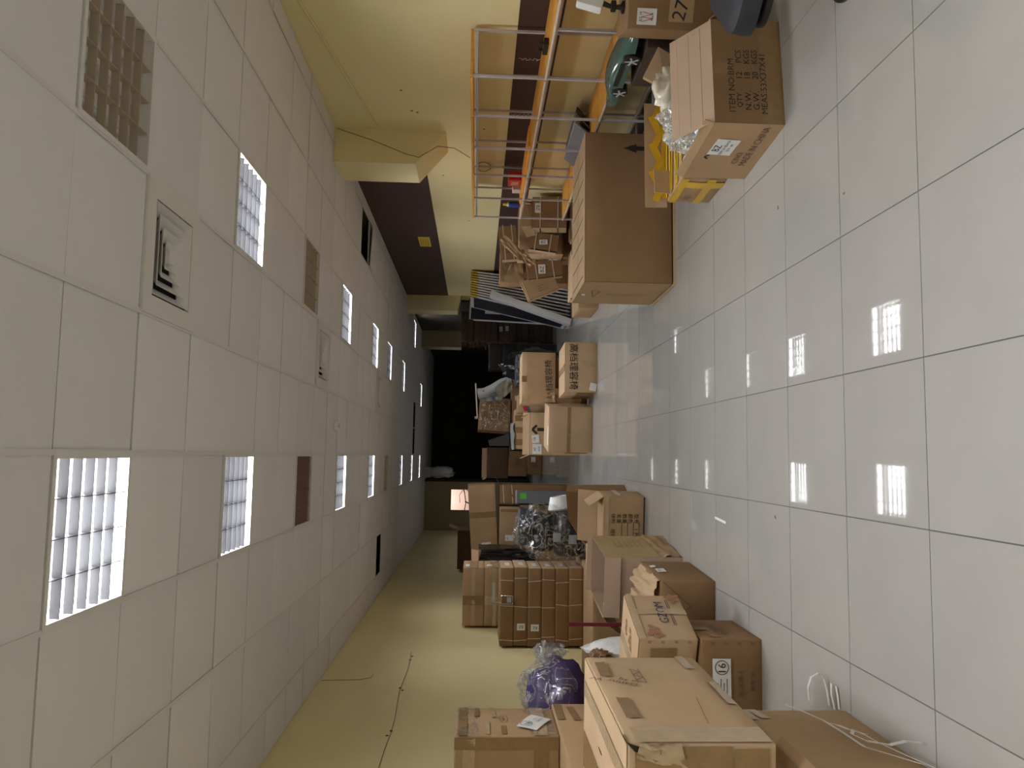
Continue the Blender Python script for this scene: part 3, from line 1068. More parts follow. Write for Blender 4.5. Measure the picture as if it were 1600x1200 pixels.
MB().ribbon(P, (0, 0.6, 1), 0.018).build('strap_end', STRAPW, st)
P = [(-1.04, 3.42, 0.10), (-0.985, 3.43, 0.10), (-0.945, 3.44, 0.08), (-0.93, 3.45, 0.045), (-0.955, 3.45, 0.02), (-1.0, 3.44, 0.012), (-1.06, 3.42, 0.012)]
MB().ribbon(P, (0, 1, 0.2), 0.012).build('strap_loop', STRAPW, st)
P = [(-1.06, 3.37, 0.012), (-1.0, 3.38, 0.02), (-0.955, 3.38, 0.02), (-0.96, 3.36, 0.008), (-1.0, 3.35, 0.006), (-1.05, 3.34, 0.006)]
MB().ribbon(P, (0, 1, 0.2), 0.012).build('strap_loop', STRAPW, st)

# big taped carton on top
c = Carton('moving_carton', 'large pale carton with scribbles and brown tape on the near left pile', -1.235, 2.94, 0.616, 0.74, 0.93, 0.465, rot=-1.5, mat=CARD_L, bulge=0.014, dent=0.012, seed=11, seam='y')
c.tape('+x', 0.70, 0.86, 0.90, 0.95, TAPE, shear=-0.01)
c.tape('+x', 0.22, 0.82, 0.44, 0.92, TAPE)
c.tape('+x', 0.80, 0.10, 1.0, 0.18, TAPE_C)
c.tape('+x', 0.36, 0.02, 0.62, 0.09, TAPE_C)
c.tape('+x', 0.0, 0.02, 0.13, 0.94, TAPE_C)
c.tape('-y', 0.02, 0.05, 0.98, 0.28, TAPE)
c.tape('-y', 0.90, 0.30, 0.99, 0.95, TAPE)
c.tape('+z', 0.40, 0.005, 0.60, 0.995, TAPE)
c.tape('+z', 0.02, 0.62, 0.38, 0.80, TAPE, off=0.006)
c.tape('+z', 0.80, 0.05, 0.88, 0.98, TAPE_C, off=0.006)
c.text('+x', 'Ganny W', 0.64, 0.86, 0.045, 62, INK_F)
c.text('+x', 'a sq', 0.66, 0.74, 0.03, 60, INK_F)
zz = [(0.62 + 0.035 * k, 0.60 + 0.07 * (k % 2)) for k in range(6)]
c.stroke('+x', zz, 0.004, INK_F)
c.stroke('+x', [(0.62, 0.60), (0.80, 0.60)], 0.003, INK_F)
c.stroke('+x', [(0.62, 0.67), (0.80, 0.67)], 0.003, INK_F)
c.stroke('+x', [(0.16, 0.36), (0.42, 0.30)], 0.003, CARD_D)
for k in range(4):
    c.text('-y', '//', 0.35 + 0.18 * k, 0.95, 0.022, 90, INK)
c.stroke('+z', [(0.70, 0.50), (0.70, 0.58)], 0.006, INK)
MB().add([(0.30, -0.47, 0.40), (0.375, -0.47, 0.47), (0.375, -0.38, 0.474), (0.33, -0.474, 0.33)], [(0, 1, 2), (0, 1, 3)]).build('torn_corner', BLACK, c.root)
sheet('torn_tape', TAPE_C, c.root, [(0.29, -0.475, 0.28), (0.375, -0.48, 0.30), (0.37, -0.48, 0.43), (0.33, -0.475, 0.44)], 0.012, 5, 8, 4)

# tall carton against the wall and the film-wrapped one on it
c = Carton('moving_carton', 'brown carton with a torn white label under the film-wrapped carton by the left wall', -1.855, 4.57, 0, 0.55, 1.12, 1.05, mat=CARD, bulge=0.01, seed=21)
c.tape('+x', 0.72, 0.95, 0.98, 0.992, TAPE)
c.tape('+x', 0.70, 0.87, 0.93, 0.91, TAPE, shear=0.02)
c.label('+x', 0.68, 0.775, 0.17, 0.075, text=[('7 481 1905', 0.01, 0.01, 0.018), ('|||||||', -0.03, -0.018, 0.02)], ang=3)
c = Carton('wrapped_carton', 'carton bound in shiny tape and film with a white docket, by the left wall', -1.865, 4.855, 1.055, 0.53, 0.49, 0.60, mat=CARD, bulge=0.012, dent=0.01, seed=22)
c.tape('+x', 0.0, 0.88, 1.0, 0.97, TAPE)
c.tape('+x', 0.04, 0.66, 0.40, 0.71, TAPE_C)
c.tape('+x', 0.04, 0.50, 0.30, 0.55, TAPE)
c.tape('+x', 0.55, 0.60, 0.98, 0.65, TAPE_C, shear=0.03)
c.tape('+x', 0.0, 0.10, 0.98, 0.24, TAPE_C)
c.tape('+x', 0.6, 0.76, 0.98, 0.81, TAPE)
c.tape('-y', 0.86, 0.0, 0.985, 1.0, TAPE)
c.tape('-y', 0.02, 0.80, 0.98, 0.92, TAPE_C)
c.tape('-y', 0.02, 0.10, 0.98, 0.24, TAPE)
p = c.label('+x', 0.36, 0.22, 0.22, 0.13, ang=-28, text=[('16', -0.05, 0.02, 0.035), ('CODE 91', 0.04, -0.02, 0.014), ('QTY 10', 0.04, 0.01, 0.012)], off=0.012)
c.circle('+x', 0.285, 0.30, 0.035, 0.003, off=0.014)
c.circle('+x', 0.5, 0.52, 0.06, 0.003, INK_F, sq=0.4)
c.text('+x', '~w~', 0.5, 0.52, 0.02, 0, INK_F)
sheet('stretch_film', FILM, c.root, [(0.272, -0.25, 0.02), (0.272, 0.25, 0.02), (0.272, 0.25, 0.18), (0.272, -0.25, 0.16)], 0.004, 8, 14, 7)
sheet('stretch_film', FILM, c.root, [(0.275, -0.25, 0.46), (0.275, 0.25, 0.48), (0.272, 0.25, 0.60), (0.272, -0.25, 0.60)], 0.005, 9, 14, 9)

# carton carrying the purple bag (mostly hidden behind the pile)
c = Carton('moving_carton', 'low brown carton half hidden under the purple bag', -1.73, 5.62, 0, 0.62, 0.72, 0.74, mat=CARD_D, seed=31)
# purple bag
pb = thing('purple_bag', 'purple goods in a clear plastic bag with its knotted end sticking out', 'plastic bag', (-1.62, 5.58, 0.755))


def bagshape(q):
    q = q.copy()
    if q.z < -0.55:
        q.z = -0.55 - (q.z + 0.55) * 0.15 if q.z < -0.55 else q.z
    if q.x > 0.45:
        k = (q.x - 0.45)
        q.y *= max(0.15, 1 - 1.9 * k)
        q.z = q.z * max(0.15, 1 - 1.9 * k) + 0.25 * k
        q.x = 0.45 + k * 1.35
    return q


blob('contents', PURPLE, pb, (-0.05, 0, 0.215), (0.25, 0.28, 0.21), 3.3, 0.22, 1.6, fn=lambda q: Vector((q.x, q.y, max(q.z, -0.95))))
blob('plastic_film', FILM_B, pb, (-0.02, 0, 0.22), (0.285, 0.30, 0.23), 8.1, 0.28, 2.3, 22, 30, bagshape)
blob('gathered_neck', FILM_B, pb, (0.245, -0.02, 0.30), (0.075, 0.05, 0.06), 2.4, 0.5, 2.0)
blob('gathered_neck', FILM_B, pb, (0.26, 0.03, 0.25), (0.05, 0.07, 0.11), 6.4, 0.5, 2.4)
# white sack and foil beside the bag
ws = thing('white_sack', 'crumpled white plastic sack beside the purple bag', 'plastic bag', (-1.315, 5.42, 0.0))
blob('sack', M('white_sack_plastic', (0.78, 0.78, 0.80), 0.3, bump=0.6, bscale=25), ws, (0, 0, 0.42), (0.085, 0.20, 0.36), 5.2, 0.22, 2.2, fn=lambda q: Vector((q.x, q.y, max(q.z, -1.14))))
blob('brown_lining', M('foil_brown', (0.22, 0.12, 0.05), 0.3, bump=0.8, bscale=60), ws, (0.0, -0.13, 0.70), (0.04, 0.07, 0.07), 1.2, 0.5, 3)
rb = thing('red_bar', 'dark red square bar standing behind the white sack', 'bar', (-1.235, 5.85, 0.0))
MB().cbox(-0.012, 0.012, -0.012, 0.012, 0, 0.86, 0.002).build('bar', M('dark_red_paint', (0.17, 0.01, 0.02), 0.35), rb)

# the two printed cartons with flowers
def flower(c, face, u, v, s, ang0=0):
    m = MB()
    o, a, b, n = FACES[face](c.w, c.d, c.h)
    rngf = random.Random(int(u * 100 + v * 37))
    for k in range(9):
        an, rr = ang0 + k * 2.4, s * (0.15 + 0.1 * k)
        cu, cv = u + rr * math.cos(an) / a.length, v + rr * math.sin(an) * 0.6 / b.length
        r0 = s * rngf.uniform(0.16, 0.3)
        ring = [c.surf(face, cu + r0 * math.cos(t * 1.047) / a.length, cv + r0 * math.sin(t * 1.047) / b.length, 0.0045 + 0.0002 * k) for t in range(6)]
        m.add(ring, [tuple(range(6))])
    m.build('printed_flower', INK_R, c.root)


x, y = nr(-0.97, 4.25, 0.55, 0.49, 0)
c = Carton('printed_carton', 'lower printed carton with a white number sheet on its near end', x, y, 0, 0.55, 0.49, 0.33, mat=CARD_D, seed=41, dent=0.006)
c.tape('+x', 0.42, 0.70, 0.55, 1.0, TAPE)
c.text('+x', 'GZQM', 0.42, 0.52, 0.07, 0, INK_F)
c.stroke('+x', [(0.2, 0.36), (0.66, 0.36)], 0.004, INK_F)
flower(c, '+x', 0.13, 0.75, 0.05)
for k in range(4):
    c.text('-y', '//', 0.96 - 0.0 * k, 0.16 + 0.22 * k, 0.02, 0, INK)
p = c.label('-y', 0.60, 0.68, 0.24, 0.10, off=0.008)
c.circle('-y', 0.735, 0.68, 0.036, 0.004, off=0.010, parent=p)
c.text('-y', '16', 0.735, 0.68, 0.042, 0, INK, off=0.010, parent=p)
for k in range(4):
    c.stroke('-y', [(0.42, 0.60 + 0.05 * k), (0.63 - 0.04 * (k % 2), 0.60 + 0.05 * k)], 0.0035, off=0.010, parent=p)
c.text('-y', '美发椅 5', 0.58, 0.36, 0.035, 0, INK_F)
c.text('-y', '货号 90', 0.60, 0.16, 0.03, 0, INK_F)
x, y = nr(-0.975, 4.26, 0.50, 0.46, -20)
c = Carton('printed_carton', 'upper tan carton printed with blue letters and red flowers', x, y, 0.345, 0.50, 0.46, 0.32, rot=-20, mat=CARD_L, seed=42, seam='y', dent=0.006)
c.tape('+x', 0.52, 0.0, 0.64, 1.0, TAPE_C)
c.tape('+z', 0.44, 0.0, 0.56, 1.0, TAPE_C)
c.tape('+x', 0.0, 0.88, 1.0, 0.995, TAPE_C)
c.text('+x', 'GZQM', 0.56, 0.44, 0.062, 0, INK_B)
c.stroke('+x', [(0.28, 0.30), (0.86, 0.30)], 0.004, INK_B)
c.stroke('+x', [(0.28, 0.265), (0.86, 0.265)], 0.003, INK_B)
flower(c, '+x', 0.12, 0.70, 0.07)
flower(c, '+x', 0.90, 0.14, 0.07, 1)
flower(c, '+z', 0.70, 0.45, 0.07)
flower(c, '+z', 0.72, 0.70, 0.05)
for k in range(4):
    c.text('-y', '//', 0.97, 0.14 + 0.23 * k, 0.02, 0, INK)
c.tape('-y', 0.02, 0.35, 0.9, 0.8, TAPE)

# crumpled-top carton
x, y = nr(-0.79, 5.06, 0.42, 0.63, -3.5)
c = Carton('crumpled_carton', 'low carton with crumpled folded top and small white labels', x, y, 0, 0.42, 0.63, 0.36, rot=-3.5, mat=CARD_D, seed=51, bulge=0.012, dent=0.01)
c.label('+x', 0.42, 0.82, 0.10, 0.06, off=0.008, text=[('BZ 26', 0, 0.01, 0.018)])
c.label('+x', 0.62, 0.90, 0.06, 0.035, off=0.008)
c.stroke('-y', [(0.98, 0.95), (0.62, 0.45), (0.35, 0.95)], 0.004, CARD_DD)
c.stroke('+x', [(0.55, 0.70), (0.75, 0.70)], 0.006, INK_F)
sheet('crumpled_flap', CARD_L, c.root, [(0.205, -0.31, 0.352), (0.20, 0.31, 0.356), (0.09, 0.30, 0.44), (0.07, -0.30, 0.42)], 0.028, 4, 12, 2)
sheet('crumpled_flap', CARD_L, c.root, [(0.08, -0.31, 0.36), (0.08, 0.31, 0.36), (-0.02, 0.30, 0.46), (-0.04, -0.30, 0.45)], 0.028, 4, 12, 5)
sheet('crumpled_flap', CARD, c.root, [(-0.18, -0.31, 0.36), (-0.17, 0.31, 0.36), (-0.03, 0.30, 0.43), (-0.05, -0.30, 0.44)], 0.02, 4, 12, 8)

# open carton
x, y = nr(-0.745, 5.87, 0.46, 0.64, -8)
c = Carton('open_carton', 'open-topped carton with ragged flaps and a printed table on its side', x, y, 0, 0.46, 0.64, 0.585, rot=-8, mat=CARD, open_top=True, inner=CARD_P)
for k in range(6):
    c.stroke('+x', [(0.42, 0.76 - 0.07 * k), (0.80, 0.76 - 0.07 * k)], 0.003, INK_F, off=0.003)
c.stroke('+x', [(0.50, 0.41), (0.50, 0.76)], 0.003, INK_F, off=0.003)
c.text('+x', '产品', 0.46, 0.70, 0.02, 90, INK_F, off=0.003)
c.patch('outer_sheet', '+x', 0.0, 0.28, 1.0, 1.0, M('tan_kraft', (0.46, 0.33, 0.155), 0.75, var=0.06, scale=4, bump=0.06, bscale=40), 0.0015)  # tan outer face laid over the pinkish panels
sheet('crushed_corner', CARD, c.root, [(0.236, -0.32, 0.0), (0.236, 0.34, 0.0), (0.237, 0.33, 0.18), (0.237, -0.32, 0.16)], 0.02, 4, 12, 3)
c.flap('-x', 128, 0.22, CARD_P, bend=20)
c.flap('-y', 176, 0.12, CARD_P)
c.flap('+y', 20, 0.04, CARD_P)
c.tape('-y', 0.0, 0.30, 0.35, 0.52, TAPE, off=0.004)

# stack of six flat cartons on a wide carton
c = Carton('wide_carton', 'wide low carton beneath the stack of six strapped flat cartons', -1.65, 8.90, 0, 0.94, 1.40, 0.32, mat=CARD, seed=61, seam='x')
c.label('-y', 0.80, 0.55, 0.13, 0.12, text=[('B', 0, 0, 0.04)])
FLAT = ['lowest', 'second from the bottom', 'third from the bottom', 'third from the top', 'second from the top', 'topmost']
for k in range(6):
    rr = random.Random(70 + k)
    z = 0.330 + k * 0.156
    c = Carton('flat_carton', 'flat strapped brown carton, %s in the stack of six' % FLAT[k], -1.695 + rr.uniform(-0.008, 0.008), 9.22 + rr.uniform(-0.012, 0.012), z, 0.86, 0.62, 0.152, mat=CARD_D, seed=70 + k, bulge=0.003, dent=0.002, group='six flat cartons stacked by the left wall')
    for uu in (0.10, 0.5, 0.84):
        du = rr.uniform(-0.03, 0.03)
        m = MB()
        s0 = rr.uniform(-0.02, 0.02)
        m.add([c.surf('-y', uu + du - 0.005, 0.0, 0.004), c.surf('-y', uu + du + 0.005, 0.0, 0.004), c.surf('-y', uu + du + 0.005 + s0, 1.0, 0.004), c.surf('-y', uu + du - 0.005 + s0, 1.0, 0.004)], [(0, 1, 2, 3)])
        m.build('strap', STRAPC, c.root)
    c.label('+x', 0.45, 0.45, 0.24, 0.055)
    c.patch('end_flap', '+x', 0.02, 0.03, 0.98, 0.97, CARD_L, 0.002, thick=True)
    if k in (3, 4):
        c.label('-y', 0.24, 0.45, 0.09, 0.075, text=[('BZ', 0, 0, 0.03)], ang=90)
bk = thing('wire_bracket', 'shiny bent wire bracket hung on the topmost flat carton', 'bracket', (-1.66, 8.895, 1.12))
MB().tube([(0, 0, 0), (0.09, 0, 0), (0.09, 0, 0.13), (0, 0, 0.13), (0, 0, 0)], 0.006, 6).build('loop', CHROME, bk, 60)
MB().tube([(0.02, -0.01, 0.13), (0.02, 0.0, 0.22), (0.08, 0.0, 0.27), (0.12, 0.02, 0.27)], 0.006, 6).build('hook', CHROME, bk, 60)
MB().box(0.015, 0.075, -0.004, 0.0, 0.015, 0.065).build('plate', GREYL, bk)

# two taped cartons behind it, on hidden ones
for k, (z, h, lab, g) in enumerate(((0.0, 0.58, 'bottom carton of the pile behind the flat cartons', CARD_D), (0.585, 0.58, 'second carton of the pile behind the flat cartons', CARD_D), (1.17, 0.255, 'lower dusty carton above the flat cartons with a pale handle', CARD), (1.43, 0.265, 'uppermost taped carton by the left wall above the flat cartons', CARD))):
    c = Carton('taped_carton', lab, -1.765, 10.24, z, 0.71, 0.66, h, mat=g, seed=80 + k, dent=0.008)
    if k >= 2:
        c.tape('-y', 0.0, 0.40, 1.0, 0.60, TAPE_C)
        c.tape('-y', 0.36, 0.0, 0.52, 1.0, TAPE if k == 3 else TAPE_C)
        c.tape('+x', 0.0, 0.3, 1.0, 0.7, TAPE_C)
        c.label('+x', 0.3, 0.75, 0.16, 0.07)
    if k == 2:
        c.patch('carry_handle', '-y', 0.45, 0.48, 0.75, 0.62, M('pale_handle', (0.5, 0.55, 0.48), 0.4), 0.006, thick=True)

# tall carton with black sheeting and the dark stack beyond
c = Carton('tall_carton', 'tall brown carton edged with black plastic behind the flat cartons', -1.62, 11.5, 0, 0.54, 0.6, 1.50, mat=CARD_D, seed=91)
sheet('black_sheeting', BLACKBAG, c.root, [(0.28, -0.31, 0.70), (0.12, -0.33, 0.70), (0.10, -0.33, 1.50), (0.29, -0.31, 1.46)], 0.025, 4, 12, 3)
sheet('black_sheeting', BLACKBAG, c.root, [(0.29, -0.28, 0.80), (0.29, 0.28, 0.8), (0.30, 0.28, 1.50), (0.29, -0.28, 1.50)], 0.02, 4, 12, 6)
c.flap('-y', -60, 0.2, CARD)
for k, (z, h, lab) in enumerate(((0, 0.66, 'lowest dark carton of the far pile by the left wall'), (0.665, 0.62, 'middle dark carton of the far pile by the left wall'), (1.29, 0.58, 'top dark carton of the far left pile with a white tag'))):
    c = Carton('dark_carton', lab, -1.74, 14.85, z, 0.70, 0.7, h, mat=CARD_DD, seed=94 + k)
    if k == 2:
        c.label('-y', 0.12, 0.30, 0.11, 0.12, text=[('BZ', 0, 0, 0.05)], ang=90)
        c.flap('+x', 20, 0.18, CARD_D)

# long carton lying on top of another, with support below
c = Carton('support_carton', 'plain brown carton at the foot of the pile behind the wrapped rolls', -1.12, 12.85, 0, 0.66, 0.6, 0.84, mat=CARD_D, seed=101)
c = Carton('label_carton', 'carton with a white label lying under the long tilted carton', -1.12, 12.83, 0.845, 0.60, 0.58, 0.325, mat=CARD, seed=102)
c.label('-y', 0.18, 0.5, 0.09, 0.13, text=[('BZ', 0, 0.03, 0.025)])
c.tape('-y', 0.86, 0.05, 0.94, 0.95, TAPE)
c = Carton('long_carton', 'long tan carton lying tilted on top of the left pile with a white label', -1.04, 12.88, 1.215, 1.16, 0.5, 0.43, rot=-2, tilt=(0, -4.0), mat=CARD, seed=103)
c.label('-y', 0.17, 0.42, 0.10, 0.15, text=[('BZ', 0, 0.03, 0.03)], ang=4)
c.tape('-y', 0.55, 0.0, 0.63, 1.0, TAPE)
c = Carton('flattened_bundle', 'tied bundle of folded brown cartons beside the long tilted carton', -0.62, 12.8, 0.0, 0.30, 0.5, 1.17, mat=CARD_D, seed=104)
for v in (0.82, 0.94):
    c.stroke('-y', [(0.0, v), (1.0, v + 0.02)], 0.012, STRAPC)
c.flap('+x', 60, 0.16, CARD_DD)
gb = thing('grey_partition', 'grey partition board with a green sticker leaning near the end wall', 'panel', (-0.65, 12.32, 0))
MB().cbox(-0.10, 0.10, -0.03, 0.03, 0, 0.90, 0.01).build('panel', GREY, gb)
MB().box(-0.03, 0.06, -0.034, -0.0305, 0.76, 0.86).build('sticker', GREENST, gb)
MB().cbox(-0.105, 0.105, -0.034, 0.034, 0.901, 0.93, 0.01).build('cap', GREYL, gb)

# film-wrapped rolls
wr_ = thing('wrapped_bundle', 'black rolls bundled in clear stretch film beside the flat cartons', 'bundle', (-0.85, 9.25, 0.0))
MB().cbox(-0.30, 0.30, -0.26, 0.26, 0.0, 0.30, 0.03).build('lower_block', M('black_vinyl', (0.02, 0.02, 0.022), 0.35), wr_)


def xroll(name, mat, x0, x1, y, z, r, par, capm=None):
    Tm = Matrix.Translation((x0, y, z)) @ Matrix.Rotation(R(90), 4, 'Y')
    L_ = x1 - x0
    o = MB().lathe([(r * 0.8, 0), (r, 0.03), (r * 1.02, L_ * 0.5), (r, L_ - 0.03), (r * 0.82, L_)], 24, Tm).build(name, mat, par, 50)
    return o


BV = MATS['black_vinyl']
xroll('roll', BV, -0.30, 0.24, -0.08, 0.47, 0.165, wr_)
xroll('roll', BV, -0.26, 0.18, 0.02, 0.76, 0.13, wr_)
MB().cbox(-0.20, 0.24, -0.12, 0.16, 0.885, 1.05, 0.05).build('upper_block', M('blue_black_vinyl', (0.03, 0.035, 0.045), 0.35), wr_, 50)
MB().lathe([(0.13, 0.0), (0.15, 0.02), (0.10, 0.16), (0.085, 0.16), (0.12, 0.03)], 22, Matrix.Translation((0.225, -0.08, 0.56)) @ Matrix.Rotation(R(80), 4, 'Y')).build('white_core', WHITE, wr_, 50)
for xx, zz_ in ((-0.08, 0.62), (-0.10, 0.44)):
    MB().box(xx - 0.05, xx + 0.05, -0.262, -0.2565, zz_ - 0.045, zz_ + 0.045).build('label', GREYL, wr_)
blob('stretch_film', FILM, wr_, (-0.03, -0.02, 0.66), (0.34, 0.29, 0.44), 9.7, 0.2, 2.2, 26, 36, lambda q: Vector((max(-0.96, min(0.96, q.x * 1.15)), max(-0.96, min(0.96, q.y * 1.15)), q.z)))
sheet('film_tail', FILM, wr_, [(-0.28, -0.30, 0.62), (-0.02, -0.31, 0.42), (-0.14, -0.33, 0.08), (-0.29, -0.30, 0.20)], 0.03, 4, 14, 3)
bm_ = thing('black_bucket', 'small black bucket in front of the wrapped rolls', 'bucket', (-1.02, 8.50, 0.0))
c = None
MB().lathe([(0.085, 0.0), (0.10, 0.32), (0.105, 0.325), (0.105, 0.335), (0.095, 0.33), (0.08, 0.06)], 20).build('shell', BLACK, bm_, 50)
MB().tube([(-0.10, 0, 0.31), (-0.07, -0.09, 0.25), (0.0, -0.13, 0.22), (0.07, -0.09, 0.25), (0.10, 0, 0.31)], 0.004, 5).build('handle', CHROME, bm_, 60)

# bent cardboard sheet, pad, and lettered carton
cs = thing('cardboard_sheet', 'large bent brown cardboard sheet leaning beside the wrapped rolls', 'cardboard sheet', (0, 0, 0))
MB().prism([(-0.36, 8.02, 0.0), (-0.37, 8.06, 0.63), (-0.64, 8.10, 0.60), (-0.90, 8.13, 0.44), (-0.95, 8.12, 0.38), (-0.92, 8.06, 0.0)], (0.01, 0.006, 0.0)).build('sheet', CARD_D, cs)
MB().prism([(-0.36, 8.02, 0.0), (-0.37, 8.06, 0.63), (-0.30, 8.20, 0.60), (-0.29, 8.18, 0.0)], (-0.006, 0.004, 0)).build('folded_edge', CARD_D, cs)
pd = thing('navy_pad', 'dark navy pad standing behind the lettered carton', 'pad', (-0.60, 7.66, 0.0), (R(-4), 0, 0))
MB().cbox(-0.20, 0.16, -0.03, 0.03, 0.0, 0.47, 0.012).build('pad', NAVY, pd)
x, y = nr(-0.365, 7.17, 0.50, 0.36, -6)
c = Carton('lettered_carton', 'carton with upside-down black lettering lines beside the aisle, one flap up', x, y, 0, 0.50, 0.36, 0.385, rot=-6, mat=CARD, seed=111, dent=0.005)
for k, s in enumerate(('型号', '颜色', '数量', '毛重', '体积')):
    v = 0.20 + 0.14 * k
    c.text('-y', s, 0.60, v, 0.042, 180, INK)
    if k < 4:
        c.stroke('-y', [(0.08, v - 0.07), (0.53, v - 0.07)], 0.004)
c.text('-y', '理容椅', 0.28, 0.76, 0.04, 180, INK)
c.text('-y', '1 PC', 0.32, 0.20, 0.035, 180, INK)
c.tape('-y', 0.25, 0.86, 1.0, 0.96, TAPE_C)
c.tape('+x', 0.0, 0.55, 1.0, 0.68, TAPE_C)
c.flap('+y', 30, 0.20, CARD_L)
c.flap('+x', -35, 0.16, CARD_L)
c.stroke('-y', [(0.0, 0.015), (1.0, 0.015)], 0.012, INK)
c = Carton('small_carton', 'small carton tucked behind the lettered carton', -1.02, 7.72, 0, 0.30, 0.4, 0.44, mat=CARD, seed=112)
c.tape('-y', 0.4, 0.0, 0.7, 1.0, TAPE_C)

# ================================================================== MIDDLE PILE
x, y = nr(1.50, 10.12, 0.66, 0.72, 3)
c = Carton('chair_carton', 'front carton in the middle pile with upside-down black characters', x, y, 0, 0.66, 0.72, 0.42, rot=3, mat=CARD_L, seed=121, seam='y', dent=0.006, flapgap=0.006)
c.text('-y', '高档理容椅', 0.50, 0.72, 0.115, 180, INK)
c.tape('+z', 0.42, 0.0, 0.56, 1.0, TAPE_C)
c.tape('-y', 0.50, 0.05, 0.62, 0.45, TAPE_C, shear=0.1)
c.label('-y', 0.10, 0.12, 0.10, 0.09, ang=-12)
c.patch('side_flap', '-x', 0.1, 0.1, 0.9, 0.6, CARD_D, 0.01, thick=True)
c = Carton('plain_carton', 'torn brown carton behind the front chair carton', 1.08, 11.38, 0, 0.66, 0.66, 0.45, mat=CARD_D, seed=122)
sheet('torn_flap', CARD, c.root, [(-0.38, -0.37, 0.10), (-0.10, -0.38, 0.05), (-0.12, -0.38, 0.46), (-0.36, -0.37, 0.44)], 0.02, 4, 10, 5)
c = Carton('chair_carton', 'upright carton behind with black characters reading the right way up', 1.105, 11.30, 0.455, 0.72, 0.60, 0.48, rot=1.5, mat=CARD_L, seed=123, dent=0.006)
c.text('-y', '高档理容椅', 0.46, 0.20, 0.105, 3, INK)
c.tape('-y', 0.0, 0.80, 0.12, 0.98, TAPE_C)
c.tape('-y', 0.40, 0.86, 0.52, 1.0, TAPE)
c.tape('-y', 0.04, 0.0, 0.22, 0.16, TAPE_C)
c.tape('+x', 0.3, 0.5, 1.0, 0.7, TAPE_C)
sheet('torn_corner', CARD_L, c.root, [(-0.36, -0.305, 0.0), (-0.22, -0.31, 0.0), (-0.20, -0.31, 0.12), (-0.34, -0.31, 0.16)], 0.02, 4, 8, 9)
x, y = nr(0.66, 10.42, 0.62, 0.70, -8)
c = Carton('aisle_carton', 'square tan carton at the front of the middle pile with a crossed tape', x, y, 0, 0.62, 0.70, 0.59, rot=-8, mat=CARD_L, seed=124, dent=0.008, seam='x')
c.tape('-y', 0.0, 0.50, 1.0, 0.58, TAPE)
c.tape('-y', 0.34, 0.12, 0.48, 0.58, TAPE_C)
c.label('+z', 0.35, 0.12, 0.26, 0.12)
c.text('+x', '小心轻放 THIS SIDE UP', 0.5, 0.50, 0.045, 90, INK)
c.text('+x', '理容椅', 0.2, 0.66, 0.05, 90, INK)
c.patch('under_flap', '-x', 0.0, 0.12, 1.0, 0.62, CARD_D, 0.012, thick=True)
c = Carton('arrow_carton', 'carton with an arrow and two white labels behind the square tan carton', 0.33, 12.0, 0, 0.64, 0.5, 0.76, mat=CARD_L, open_top=False, seed=125)
c.stroke('-y', [(0.60, 0.62), (0.60, 0.85)], 0.05)
c.stroke('-y', [(0.50, 0.86), (0.60, 0.95), (0.70, 0.86)], 0.035)
c.label('-y', 0.38, 0.88, 0.12, 0.11, text=[('16', 0, 0.02, 0.04)], ang=4)
c.label('-y', 0.14, 0.85, 0.15, 0.14, text=[('BZ', 0, 0.035, 0.03), ('2018', 0, -0.03, 0.025)])
c.flap('-y', -18, 0.11, CARD_L)
c.flap('-x', 24, 0.13, CARD_L)
c.flap('+x', -30, 0.13, CARD_L)
c = Carton('slab_carton', 'striped pale carton at the back of the middle pile', 0.42, 12.75, 0, 0.64, 0.5, 0.95, mat=CARD_L, seed=126)
for k in range(3):
    c.tape('-y', 0.10 + 0.3 * k, 0.55, 0.25 + 0.3 * k, 1.0, TAPE)
sheet('grey_cover', GREYL, c.root, [(-0.33, -0.28, 0.95), (0.1, -0.27, 0.97), (0.1, 0.2, 1.0), (-0.33, 0.2, 0.98)], 0.02, 4, 10, 2)
c = Carton('glossy_carton', 'shiny film-covered brown carton perched on top of the middle pile', 0.655, 13.34, 1.0, 0.56, 0.5, 0.53, rot=3, tilt=(0, 3), mat=CARD_D, seed=127, dent=0.008)
for k in range(5):
    c.stroke('-y', [(0.36 + 0.0 * k, 0.62 - 0.09 * k), (0.66, 0.62 - 0.09 * k)], 0.018, INK_F)
c.text('-y', 'BZ', 0.5, 0.78, 0.06, 0, INK_F)
sheet('shrink_film', FILM, c.root, [(-0.27, -0.272, 0.02), (0.27, -0.272, 0.02), (0.27, -0.272, 0.52), (-0.27, -0.272, 0.52)], 0.008, 5, 16, 4)
c = Carton('support_carton', 'brown carton under the shiny carton in the middle pile', 0.86, 13.4, 0, 0.84, 0.6, 0.975, mat=CARD_D, seed=128)
c.label('-y', 0.62, 0.90, 0.08, 0.10)
wbd = thing('white_board', 'thin white board lying across the top of the middle pile', 'board', (0.92, 13.35, 1.60), (0, R(-4), 0))
MB().box(-0.30, 0.28, -0.25, 0.25, -0.035, -0.015).build('board', M('cream_board', (0.72, 0.66, 0.54), 0.5), wbd)
MB().box(-0.30, -0.28, -0.25, 0.25, -0.015, 0.02).build('rim', M('cream_board', (0.72, 0.66, 0.54), 0.5), wbd)
gt = thing('grey_hose', 'bent grey plastic hose end hanging from the top of the middle pile', 'hose', (1.10, 12.86, 0.98))
MB().tube([(-0.10, 0.02, 0.56), (-0.08, 0, 0.45), (0.0, -0.02, 0.32), (0.10, -0.04, 0.18), (0.14, -0.05, 0.02)], [0.10, 0.09, 0.075, 0.065, 0.075], 10).build('hose', GREYL, gt, 60)
MB().tube([(0.14, -0.05, 0.02), (0.145, -0.052, 0.005)], 0.055, 10).build('open_end', NAVYB, gt, 60)
